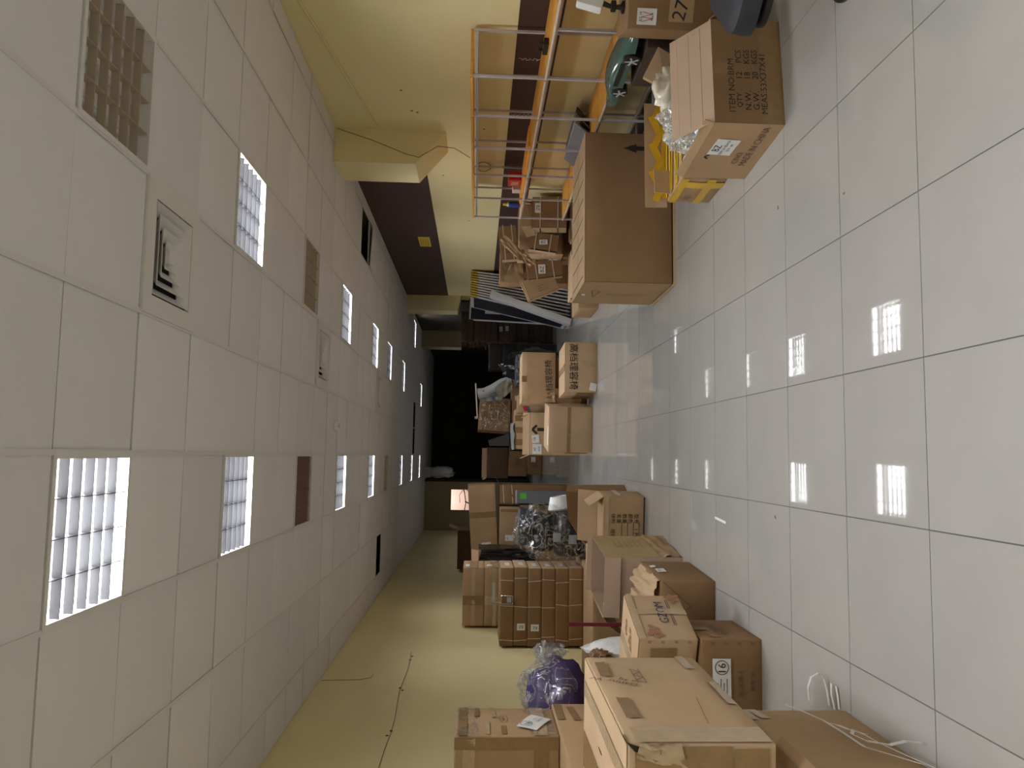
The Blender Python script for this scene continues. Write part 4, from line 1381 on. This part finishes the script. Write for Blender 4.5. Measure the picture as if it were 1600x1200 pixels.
sheet('torn_wrap', GREY, gt, [(-0.22, -0.03, 0.25), (-0.05, -0.06, 0.20), (-0.03, -0.06, 0.5), (-0.2, -0.03, 0.55)], 0.03, 4, 10, 2)
bb = thing('black_bag', 'shiny black bin bag heaped behind the chair cartons', 'bag', (1.45, 12.6, 0.0))
blob('bag', BLACKBAG, bb, (0, 0, 0.58), (0.30, 0.30, 0.60), 7.7, 0.22, 2.2, fn=lambda q: Vector((q.x, q.y, max(q.z, -0.96))))
bb2 = thing('navy_bundle', 'dark navy bundle in clear film above the upright chair carton', 'bundle', (1.32, 12.0, 0.0))
MB().cbox(-0.26, 0.22, -0.2, 0.2, 0.0, 0.98, 0.04).build('bundle', NAVY, bb2, 50)
sheet('film_wrap', FILM, bb2, [(-0.26, -0.205, 0.60), (0.22, -0.205, 0.60), (0.22, -0.205, 0.98), (-0.26, -0.205, 0.97)], 0.008, 5, 12, 2)
c = Carton('red_print_carton', 'carton with a red printed corner showing beside the upright chair carton', 0.80, 12.25, 0, 0.28, 0.4, 0.93, mat=CARD, seed=131)
c.stroke('-y', [(0.1, 0.86), (0.9, 0.97)], 0.05, REDM)
c.stroke('-y', [(0.0, 0.80), (0.9, 0.91)], 0.05, SLATE)
ld2 = thing('green_cloth', 'greyish green cloth draped at the edge of the middle pile', 'cloth', (0.88, 12.70, 0.98))
sheet('cloth', M('sage_cloth', (0.25, 0.24, 0.17), 0.8), ld2, [(0.0, -0.02, 0.22), (0.22, -0.06, 0.30), (0.36, -0.08, 0.12), (0.18, -0.03, 0.0)], 0.03, 4, 10, 6)
gc = thing('grey_cushion', 'dark grey wedge cushion on end between two far piles', 'cushion', (0.28, 15.1, 0.0))
MB().cbox(-0.2, 0.2, -0.2, 0.2, 0, 0.92, 0.02).build('plinth', BLACK, gc)
MB().prism([(-0.10, -0.2, 0.93), (0.14, -0.2, 0.93), (0.0, -0.2, 1.33), (-0.10, -0.2, 1.30)], (0, 0.3, 0)).build('wedge', GREY, gc)

# far small pile
for k, (x, z, w_, h, lab, mt, rr) in enumerate(((-0.19, 0, 0.50, 0.37, 'lowest carton of the small far pile near the end wall', CARD_D, 0), (-0.17, 0.375, 0.64, 0.43, 'middle carton of the small far pile near the end wall', CARD_D, 3), (-0.18, 0.81, 0.70, 0.50, 'top sagging carton of the small far pile near the end wall', CARD_DD, -2))):
    c = Carton('far_carton', lab, x, 18.55, z, w_, 0.6, h, rot=rr, mat=mt, seed=140 + k, dent=0.012)
    c.text('-y', 'BZ', 0.5, 0.5, 0.1, 0, INK_F)
    if k == 0:
        c.label('-y', 0.7, 0.6, 0.12, 0.10)
    if k >= 2:
        c.flap('-y', -20, 0.12, CARD)
        c.flap('-x', 30, 0.10, CARD)

# ================================================================== RIGHT WALL PILES, far to near
for k in range(15):
    rr = random.Random(200 + k)
    z = 0.002 + k * 0.1285
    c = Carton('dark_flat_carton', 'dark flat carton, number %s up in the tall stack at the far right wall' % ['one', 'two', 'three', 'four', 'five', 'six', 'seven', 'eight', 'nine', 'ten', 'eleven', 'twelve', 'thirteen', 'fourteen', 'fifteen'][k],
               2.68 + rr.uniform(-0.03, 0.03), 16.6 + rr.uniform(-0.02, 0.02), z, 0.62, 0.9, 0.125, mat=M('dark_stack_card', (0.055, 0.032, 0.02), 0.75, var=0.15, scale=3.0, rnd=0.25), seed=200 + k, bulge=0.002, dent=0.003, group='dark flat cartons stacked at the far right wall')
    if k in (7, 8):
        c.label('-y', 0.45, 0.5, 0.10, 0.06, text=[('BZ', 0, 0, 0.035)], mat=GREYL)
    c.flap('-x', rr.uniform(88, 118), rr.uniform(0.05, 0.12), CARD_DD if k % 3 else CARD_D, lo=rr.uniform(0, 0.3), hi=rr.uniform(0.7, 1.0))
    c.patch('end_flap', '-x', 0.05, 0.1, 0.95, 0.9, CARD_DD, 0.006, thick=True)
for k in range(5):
    z = 0.003 + k * 0.27
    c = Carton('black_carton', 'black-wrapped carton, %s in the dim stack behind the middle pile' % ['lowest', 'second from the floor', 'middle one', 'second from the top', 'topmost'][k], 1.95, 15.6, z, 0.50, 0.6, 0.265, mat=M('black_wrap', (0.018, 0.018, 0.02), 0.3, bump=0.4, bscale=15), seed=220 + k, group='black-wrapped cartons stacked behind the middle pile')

# white framed panels leaning on the right wall
NP = 11
for k in range(NP):
    xb = 2.33 + 0.062 * k
    xt = 2.70 + 0.041 * k
    ang = math.atan2(xt - xb, 1.72)
    lab = 'white framed panel leaning on the right wall, %s from the aisle in the fan' % ['first', 'second', 'third', 'fourth', 'fifth', 'sixth', 'seventh', 'eighth', 'ninth', 'tenth', 'last'][k]
    p = thing('framed_panel', lab, 'panel', (xb, 13.55, 0.012), (0, ang, 0), 'white framed panels leaning in a fanned row')
    hh = 1.72 / math.cos(ang) - 0.02
    MB().box(-0.008, 0.006, -0.46, 0.46, 0.06, hh - 0.06).build('board', NAVYB if k % 3 == 0 else M('mauve_board', (0.30, 0.24, 0.26), 0.5), p)
    for q in ((-0.013, 0.013, -0.5, -0.46, 0, hh), (-0.013, 0.013, 0.46, 0.5, 0, hh), (-0.013, 0.013, -0.46, 0.46, 0, 0.06), (-0.013, 0.013, -0.46, 0.46, hh - 0.06, hh)):
        MB().box(*q).build('frame_bar', WPANEL, p)
    MB().cbox(-0.0145, 0.0145, -0.504, -0.44, hh - 0.12, hh + 0.004, 0.003).build('corner_cap', GOLD, p)
p = thing('white_bar', 'thick white bar leaning in front of the fanned panels', 'bar', (2.235, 12.80, 0.03), (0, math.atan2(0.46, 1.36), 0))
MB().cbox(-0.05, 0.05, -0.03, 0.20, 0, 1.42, 0.006).build('bar', WPANEL, p)
p = thing('navy_board', 'upright board with navy face and white rim behind the fanned panels', 'board', (2.62, 14.35, 0.0), (0, R(2), 0))
MB().cbox(-0.19, 0.21, -0.02, 0.02, 0.02, 1.74, 0.015).build('rim', WPANEL, p, 50)
MB().box(-0.165, 0.19, -0.0245, -0.0205, 0.25, 1.71).build('face', NAVYB, p)
MB().box(-0.05, 0.12, -0.029, -0.025, 0.55, 1.45).build('paper', PAPER, p)
for s in (-1, 1):
    MB().cbox(0.01 + s * 0.2 - 0.02, 0.01 + s * 0.2 + 0.02, -0.024, 0.024, 1.66, 1.75, 0.008).build('corner_cap', BLACK, p)

# heap of cartons and bundles past the rack end
c = Carton('bottom_carton', 'tan carton on the floor at the foot of the bundle heap', 2.42, 10.35, 0, 0.98, 0.7, 0.26, mat=CARD, seed=301, seam='y')
c = Carton('bottom_carton', 'low tan carton with strapping beside the big carton', 2.22, 9.30, 0, 0.60, 0.62, 0.45, mat=CARD_L, seed=302)
c.tape('-x', 0.4, 0.0, 0.55, 1.0, TAPE)
c.text('-x', 'BZ 2018', 0.5, 0.4, 0.05, 0, INK_F)
c = Carton('bottom_carton', 'brown carton low under the strapped carton by the rack end', 2.80, 9.80, 0.0, 0.60, 0.4, 0.25, mat=CARD_D, seed=303)
c = Carton('bottom_carton', 'second brown carton under the strapped carton by the rack end', 2.80, 9.80, 0.255, 0.60, 0.4, 0.275, mat=CARD_D, seed=304)
c = Carton('strapped_carton', 'strapped tan carton with printed edge at the rack end', 2.81, 9.66, 0.535, 0.64, 0.50, 0.55, mat=CARD, seed=305)
c.patch('side_face', '-x', 0.0, 0.0, 1.0, 1.0, CARD_L, 0.003)
c.stroke('-x', [(0.0, 0.42), (1.0, 0.45)], 0.012, STRAPC, off=0.006)
for k in range(2):
    c.label('-x', 0.5, 0.18 + 0.68 * k, 0.05, 0.12, off=0.006)
    for q in range(4):
        c.text('-x', '理容椅', 0.5, 0.24 + 0.44 * k + 0.05 * q, 0.03, 90, INK, off=0.006)
c.stroke('-y', [(0.0, 0.47), (1.0, 0.47)], 0.012, STRAPC, off=0.006)
c.stroke('-y', [(0.0, 0.02), (1.0, 0.02)], 0.02, INK_F, off=0.006)


def slabs(name, label, loc, rot, n, w_, h, th, mat, lab=None, tie=True, group=None, lmat=None, wob=0.01, seed=0):
    """bundle of folded cartons: n thin panels side by side along local y, standing on local z"""
    r = thing(name, label, 'cardboard bundle', loc, tuple(R(q) for q in rot), group)
    rr = random.Random(seed)
    for k in range(n):
        y0 = k * th
        MB().box(-w_ / 2 + rr.uniform(-wob, wob), w_ / 2 + rr.uniform(-wob, wob), y0, y0 + th - 0.004, rr.uniform(0, wob), h + rr.uniform(-wob, wob)).build('folded_carton', mat, r)
    if tie:
        for t in (0.25, 0.75):
            m = MB()
            z = h * t
            e = w_ / 2 + wob + 0.002
            y0, y1 = -0.003, n * th
            m.box(-e, e, y0 - 0.002, y0, z, z + 0.012).box(-e, e, y1, y1 + 0.002, z, z + 0.012).box(-e - 0.002, -e, y0, y1, z, z + 0.012).box(e, e + 0.002, y0, y1, z, z + 0.012)
            m.build('tie', STRAPC, r)
    vs, fs = text_mesh('理容椅 BZ 2018')
    for q in range(3):
        Tm = Matrix.Translation((w_ * (-0.30 + 0.12 * q), -0.0045, h * 0.45)) @ Matrix.Rotation(R(90), 4, 'Y')
        MB().add([Tm @ Vector((x * w_ * 0.07, 0, y * w_ * 0.07)) for x, y in vs], fs).build('printed_text', INK_F, r)
    MB().box(-w_ / 2 - wob - 0.004, -w_ / 2 - wob - 0.001, 0.0, n * th - 0.004, 0.01, h - 0.01).build('pale_edge', CARD_L, r)
    if lab:
        s, lx, lz, lw, lh, a = lab
        Tm = Matrix.Translation((lx, -0.006, lz)) @ Matrix.Rotation(R(a), 4, 'Y')
        p = MB().box(-lw / 2, lw / 2, -0.002, 0.0, -lh / 2, lh / 2, Tm).build('label', PAPER, r)
        vs, fs = text_mesh(s)
        hh = lh * 0.55
        MB().add([Tm @ Vector((x * hh, -0.003, y * hh)) for x, y in vs], fs).build('printed_text', INK, p)
    return r


slabs('folded_bundle', 'bundle of folded brown cartons with a tall white letter label at the rack end', (2.90, 9.02, 0.535), (-6, 0, 0), 4, 0.36, 0.42, 0.05, CARD_D, ('BZ', 0.05, 0.35, 0.12, 0.07, 180), seed=1)
slabs('folded_bundle', 'upper bundle with a small white letter tag, lying across the strapped carton front', (2.56, 9.22, 0.62), (-4, 8, 0), 3, 0.20, 0.36, 0.045, CARD_D, ('BZ', 0.0, 0.18, 0.10, 0.06, 80), seed=2)
fp = thing('bent_flap', 'pale bent cardboard strip standing at the rack end', 'cardboard strip', (2.78, 9.13, 0.96), (0, R(-6), R(12)))
MB().prism([(-0.03, 0, 0.0), (0.35, 0, 0.02), (0.36, 0, 0.12), (-0.03, 0, 0.12)], (0, 0.01, 0)).build('strip', CARD_L, fp)
MB().prism([(-0.03, 0, 0.0), (-0.03, 0, 0.12), (-0.15, 0.05, 0.06), (-0.13, 0.05, -0.05)], (0.004, 0.01, 0)).build('strip_end', CARD_L, fp)
slabs('folded_bundle', 'crushed carton with a white label topping the heap against the maroon band', (2.72, 9.72, 1.09), (0, -6, -4), 3, 0.42, 0.22, 0.06, CARD_D, ('ZB', -0.03, 0.12, 0.09, 0.075, 0), seed=3)
c = Carton('crushed_carton', 'crushed film-covered brown carton on the heap beside the leaning panels', 2.52, 10.35, 0.265, 0.44, 0.45, 1.03, rot=-4, mat=CARD_D, seed=306, bulge=0.01, dent=0.03)
sheet('shrink_film', FILM, c.root, [(-0.22, -0.235, 0.75), (0.22, -0.235, 0.72), (0.22, -0.235, 1.02), (-0.22, -0.235, 1.02)], 0.012, 5, 12, 4)
sheet('torn_flap', CARD, c.root, [(-0.24, -0.24, 0.70), (0.05, -0.26, 0.74), (0.02, -0.26, 0.90), (-0.22, -0.24, 0.98)], 0.03, 4, 10, 4)
cst = thing('crumpled_strip', 'pale crumpled carton strip hanging off the top of the bundle heap', 'cardboard strip', (2.40, 9.30, 0.98))
sheet('strip', CARD_L, cst, [(0.22, 0.06, 0.36), (0.30, 0.06, 0.28), (0.02, -0.02, 0.0), (-0.04, -0.02, 0.10)], 0.025, 4, 12, 11)
sheet('strip', CARD, cst, [(0.06, 0.0, 0.14), (0.12, 0.0, 0.06), (-0.08, -0.04, -0.10), (-0.13, -0.04, 0.0)], 0.025, 4, 12, 15)
slabs('folded_bundle', 'tilted flat brown carton jutting from the heap toward the aisle', (2.26, 9.75, 0.60), (0, -24, 4), 2, 0.26, 0.42, 0.05, CARD, None, tie=False, seed=4)
slabs('folded_bundle', 'brown folded carton with a big white letter label beside the tilted one', (2.40, 9.68, 0.52), (0, -9, 2), 2, 0.22, 0.44, 0.05, CARD_D, ('BZ', 0.0, 0.26, 0.12, 0.09, 6), seed=5)
slabs('folded_bundle', 'low bundle of dark folded cartons with a letter label beside the big carton', (2.80, 8.98, 0.0), (-3, 0, 0), 4, 0.44, 0.50, 0.055, CARD_D, ('BZ', -0.08, 0.44, 0.14, 0.085, 0), seed=6)
slabs('folded_bundle', 'printed bundle of folded cartons standing next to the low tan carton', (2.50, 8.72, 0.0), (-3, 0, -3), 2, 0.30, 0.50, 0.09, CARD_D, ('ZB', 0.08, 0.30, 0.10, 0.06, 90), seed=7)

# big carton
x, y = nl(1.37, 6.05, 1.25, 0.80, 0)
c = Carton('big_carton', 'biggest long brown carton with an arrow standing on the floor in front of the rack', x, y, 0.03, 1.24, 0.80, 0.70, rot=1, mat=CARD_D, seed=311, bulge=0.004, dent=0.003)
c.patch('lid', '+z', 0.0, 0.0, 1.0, 1.0, CARD_L, 0.004, thick=True)
c.patch('side_face', '-x', 0.0, 0.0, 1.0, 1.0, CARD, 0.002)
c.stroke('-y', [(0.895, 0.0), (0.895, 0.42)], 0.035, INK)
m = MB()
m.add([c.surf('-y', 0.865, 0.41, 0.0045), c.surf('-y', 0.925, 0.41, 0.0045), c.surf('-y', 0.895, 0.56, 0.0045)], [(0, 1, 2)])
m.build('arrow_head', INK, c.root)
c.label('-x', 0.45, 0.93, 0.07, 0.03, ang=8, off=0.005)
c.stroke('-x', [(0.35, 0.80), (0.65, 0.86), (0.65, 0.76), (0.35, 0.80)], 0.008, INK_F, off=0.005)
for k in range(4):
    c.text('-x', '向上', 0.5, 0.62 - 0.13 * k, 0.04, 90, INK_F, off=0.005)
for k in range(7):
    c.stroke('+z', [(0.05 + 0.13 * k, 0.1), (0.05 + 0.13 * k, 0.9)], 0.008, TAPE, off=0.006)
c.stroke('+z', [(0.02, 0.5), (0.98, 0.5)], 0.01, INK_F, off=0.006)
MB().box(-0.63, 0.61, -0.41, 0.40, -0.03, -0.012).build('base_board', CARD_L, c.root)
MB().box(-0.60, 0.59, -0.39, 0.38, -0.012, 0.0).build('gap_shade', BLACK, c.root)  # black slab stands in for the shade in the gap under the carton

# yellow taped carton
c = Carton('yellow_taped_carton', 'carton bound with yellow tape with a raised flap in front of the big carton', 2.12, 4.97, 0, 0.72, 0.40, 0.29, rot=3, mat=CARD, seed=321, dent=0.006)
c.tape('-x', 0.0, 0.82, 1.0, 0.98, YTAPE)
c.tape('-x', 0.0, 0.22, 1.0, 0.42, YTAPE)
c.tape('-x', 0.68, 0.0, 0.90, 1.0, YTAPE, off=0.006)
for k in range(5):
    c.stroke('-x', [(0.25, 0.5 + 0.01 * k), (0.25 + 0.03, 0.8)], 0.003)
c.text('-x', 'N 5', 0.25, 0.62, 0.04, 0, INK_F)
for k in range(6):
    c.tape('+z', 0.02, 0.02 + 0.165 * k, 0.98, 0.10 + 0.165 * k, YTAPE, off=0.004 + 0.001 * k, shear=0.10 * (-1) ** k)
c.flap('+y', 6, 0.15, CARD_L, lo=0.0, hi=1.06, bend=-6)
for k in range(7):
    MB().box(-0.065, 0.065, -0.0015, 0.0, -0.024, 0.024).build('tape', YTAPE, c.root, loc=(0.30 - 0.10 * k, 0.195, 0.345 + 0.022 * (k % 2)), rot=(R(-4), R(25 * (-1) ** k), 0))
MB().box(-0.34, 0.34, 0.193, 0.1945, 0.285, 0.325).build('tape', YTAPE, c.root)
MB().box(-0.355, -0.19, 0.12, 0.125, 0.29, 0.40).build('flap', CARD_L, c.root, rot=(R(8), 0, R(4)))

# open carton with the letter label
x, y = nl(1.725, 3.82, 0.60, 0.62, 6)
c = Carton('open_carton', 'open brown carton with printed item lines and a white letter label, near the chair', x, y, 0, 0.60, 0.62, 0.37, rot=6, mat=CARD, open_top=True)
c.patch('outer_sheet', '-y', 0.0, 0.0, 1.0, 1.0, CARD_D, 0.001)
for k, (s, nn, tt) in enumerate((('ITEM NO:BRM', '', ''), ('QTY', '12', 'PCS'), ('N.W.', '18', 'KGS'), ('G.W.', '20', 'KGS'), ('MEAS:53X37X41', '', ''))):
    v = 0.74 - 0.115 * k
    c.text('-y', s, 0.22 if nn else 0.36 + 0.02 * (k == 4), v, 0.032, 0, INK, off=0.003, sx=1.1)
    if nn:
        c.text('-y', nn, 0.46, v, 0.032, 0, INK, off=0.003)
        c.text('-y', tt, 0.64, v, 0.032, 0, INK, off=0.003)
c.tape('-y', 0.0, 0.03, 1.0, 0.32, TAPE, off=0.002)
c.tape('-y', 0.47, 0.70, 0.58, 1.0, TAPE, off=0.002)
p = c.label('-x', 0.60, 0.66, 0.17, 0.13, off=0.003, ang=-4, text=[('BZ', -0.01, 0.035, 0.04), ('ITEM D3 BLACK', 0, -0.005, 0.016), ('QTY  04', 0, -0.035, 0.018)])
c.stroke('-x', [(0.46, 0.80), (0.42, 0.86), (0.38, 0.80)], 0.012, off=0.002)
c.text('-x', 'MADE IN CHINA', 0.62, 0.22, 0.04, 0, INK_F, off=0.003)
c.text('-x', 'C/NO.', 0.42, 0.36, 0.035, 0, INK_F, off=0.003)
c.flap('-y', -52, 0.27, CARD_P, inset=0.01)
c.flap('+x', 140, 0.12, CARD)
c.flap('-x', -20, 0.05, CARD)
for k in range(3):
    MB().box(-0.28, 0.28, -0.002, 0.002, -0.002, 0.002).build('crease', CARD_L, c.root, loc=(0, -0.31 + 0.055 + 0.06 * k, 0.414 + 0.046 * k))
blob('clear_wrap', FILM_W, c.root, (-0.12, 0.14, 0.32), (0.12, 0.12, 0.17), 2.2, 0.5, 2.3)
blob('clear_wrap', FILM_W, c.root, (0.0, 0.2, 0.30), (0.16, 0.12, 0.20), 5.2, 0.5, 2.3)
blob('cream_wrap', CREAM, c.root, (-0.18, 0.16, 0.27), (0.075, 0.10, 0.13), 3.1, 0.45, 2.4)
blob('cream_wrap', CREAM, c.root, (0.20, 0.20, 0.42), (0.16, 0.08, 0.12), 6.6, 0.5, 2.4)
blob('silver_wrap', SILVER, c.root, (-0.05, 0.05, 0.24), (0.2, 0.2, 0.15), 4.6, 0.4, 2.4)
MB().lathe([(0.035, 0), (0.035, 0.08), (0.030, 0.084)], 16, Matrix.Translation((-0.24, 0.24, 0.30)) @ Matrix.Rotation(R(20), 4, 'X')).build('white_tube', WHITE, c.root, 40)

# behind it: numbered carton, dark carton, dark product box, loose sheet
x, y = nl(2.39, 4.13, 0.56, 0.34, -22)
c = Carton('numbered_carton', 'brown carton marked with a handwritten number at the top edge', x, y, 0, 0.56, 0.34, 0.77, rot=-22, mat=CARD_D, seed=331)
c.label('-y', 0.12, 0.86, 0.085, 0.11, off=0.006, text=[('BZ 19', 0, 0.035, 0.014), ('No.4', 0, -0.03, 0.014)])
c.stroke('-y', [(0.07, 0.90), (0.10, 0.82), (0.115, 0.90), (0.14, 0.82), (0.16, 0.89)], 0.003, M('red_pen', (0.5, 0.05, 0.04), 0.6), off=0.009)
c.patch('pale_patch', '-y', 0.08, 0.52, 0.34, 0.70, CARD, 0.005)
c.text('-y', '27', 0.19, 0.62, 0.075, -12, INK, off=0.007)
c = Carton('dark_box', 'plain dark brown box holding up the green toy car', 2.61, 4.78, 0, 0.21, 0.50, 0.565, mat=M('dark_stack_card', (0.055, 0.032, 0.02), 0.75, var=0.15, scale=3.0, rnd=0.25), seed=332)
pb2 = thing('product_box', 'dark printed product box with an orange edge below the toy car', 'box', (2.86, 5.20, 0.0))
MB().cbox(-0.05, 0.05, -0.12, 0.12, 0.0, 0.42, 0.004).build('box', M('charcoal_card', (0.045, 0.04, 0.045), 0.5), pb2)
MB().box(-0.052, 0.052, -0.122, 0.122, 0.405, 0.4215).build('orange_edge', M('orange_print', (0.55, 0.16, 0.04), 0.5), pb2)
MB().box(-0.0535, -0.0525, -0.09, 0.06, 0.22, 0.33).build('print', GREYL, pb2)
ls = thing('cardboard_flap', 'loose pale corrugated flap lying tilted behind the open carton', 'cardboard sheet', (2.37, 4.56, 0.0), (0, 0, R(-8)))
MB().prism([(-0.11, 0.02, 0.43), (0.06, 0.0, 0.35), (0.13, -0.02, 0.50), (-0.04, 0.02, 0.58)], (0.012, -0.008, 0.0)).build('flap', CARD_L, ls)
MB().box(0.0, 0.06, -0.004, 0.012, 0.0, 0.40).build('folded_stem', CARD_D, ls)

# white device on a black mount
dv = thing('white_device', 'white rounded device on a black clamp mount above the numbered carton', 'device', (2.56, 4.20, 0.772))
MB().lathe([(0.035, 0), (0.035, 0.012), (0.015, 0.02), (0.012, 0.05)], 14).build('foot', BLACK, dv, 40)
MB().tube([(0.0, 0, 0.045), (0.005, 0, 0.085), (0.02, 0, 0.125)], [0.016, 0.013, 0.016], 8).build('arm', BLACK, dv, 50)
MB().cbox(-0.022, 0.03, -0.02, 0.02, 0.045, 0.075, 0.005).build('knob', BLACK, dv)
MB().cbox(-0.055, 0.085, -0.035, 0.035, 0, 0.15, 0.014).build('shell', WHITE, dv, 50, (0.02, 0, 0.118), (0, R(14), 0))

# office chair at the top edge
oc = thing('salon_chair', 'dark slate cushioned chair cut off by the frame beside the open carton', 'chair', (2.15, 3.10, 0.0), (0, 0, R(43)))


def cushion(name, mat, w_, d, z0, z1, par, rr=0.1, crown=0.02):
    bm = bmesh.new()
    bmesh.ops.create_grid(bm, x_segments=16, y_segments=16, size=0.5)
    top = []
    vs, fs = [], []
    n = 17
    for lay, zz in ((0, z0), (1, z0 + (z1 - z0) * 0.35), (2, z1)):
        for i in range(n):
            for j in range(n):
                u, v = 2 * i / (n - 1) - 1, 2 * j / (n - 1) - 1
                # squircle
                k = (abs(u) ** 5 + abs(v) ** 5) ** (1 / 5) or 1e-6
                m_ = max(abs(u), abs(v))
                s = m_ / k
                sc = 1 if lay < 2 else 0.97
                zc = zz + (crown * (1 - u * u) * (1 - v * v) if lay == 2 else 0)
                if lay == 2:
                    zc -= 0.02 * max(0, m_ - 0.8) / 0.2
                vs.append((u * s * w_ / 2 * sc, v * s * d / 2 * sc, zc))
    bm.free()
    N2 = n * n
    for i in range(n - 1):
        for j in range(n - 1):
            a = i * n + j
            fs.append((a, a + 1, a + n + 1, a + n))
            a += 2 * N2
            fs.append((a, a + n, a + n + 1, a + 1))
    ring = [i * n for i in range(n)] + [(n - 1) * n + j for j in range(1, n)] + [i * n + n - 1 for i in range(n - 2, -1, -1)] + [j for j in range(n - 2, 0, -1)]
    for q in range(len(ring)):
        a, b = ring[q], ring[(q + 1) % len(ring)]
        for l in (0, 1):
            fs.append((a + l * N2, b + l * N2, b + (l + 1) * N2, a + (l + 1) * N2))
    return MB().add(vs, fs).build(name, mat, par, smooth=50)


cushion('seat', SEATM, 0.58, 0.56, 0.43, 0.53, oc)
cushion('seat_tray', BLACK, 0.52, 0.50, 0.375, 0.428, oc, crown=0)
MB().box(-0.268, -0.262, -0.16, 0.10, 0.39, 0.40).build('chrome_trim', CHROME, oc)
MB().lathe([(0.05, 0.03), (0.05, 0.20), (0.16, 0.30), (0.16, 0.374)], 20).build('pump_housing', BLACK, oc, 40)
MB().lathe([(0.17, 0.0), (0.17, 0.012), (0.10, 0.03), (0.05, 0.035)], 28).build('round_base', BLACK, oc, 40)
MB().tube([(0.16, 0.0, 0.40), (0.30, 0.0, 0.42), (0.335, 0, 0.60), (0.33, 0, 0.75)], 0.018, 8).build('back_bar', BLACK, oc, 50)
MB().cbox(0.28, 0.345, -0.22, 0.22, 0.60, 1.02, 0.028).build('backrest', SEATM, oc, 50)

# bits on the floor
for k, (x, y, a, l, lab) in enumerate(((0.0, 5.4, 0, 0.0, ''),)):
    pass
fs_ = thing('paper_scrap', 'thin white scrap of tape lying on the floor tiles in the aisle', 'scrap', (-0.39, 4.95, 0.0005), (0, 0, R(-4)))
MB().box(-0.008, 0.008, -0.11, 0.11, 0, 0.0012).build('scrap', PAPER, fs_)
for k, (x, y, lab) in enumerate(((1.32, 3.93, 'tiny dark bit of litter on a tile in the right half of the floor'), (-0.30, 4.03, 'tiny dark crumb on the tiles left of the middle'), (1.15, 3.20, 'dark scuffed smear on a near floor tile'))):
    o = thing('floor_litter', lab, 'litter', (x, y, 0.0005), (0, 0, k * 0.7))
    MB().add([(-0.012, -0.004, 0), (0.01, -0.006, 0), (0.016, 0.005, 0.0), (-0.006, 0.008, 0.0), (0, 0, 0.004)], [(0, 1, 4), (1, 2, 4), (2, 3, 4), (3, 0, 4), (3, 2, 1, 0)]).build('crumb', WIRE if k < 2 else GREY, o)
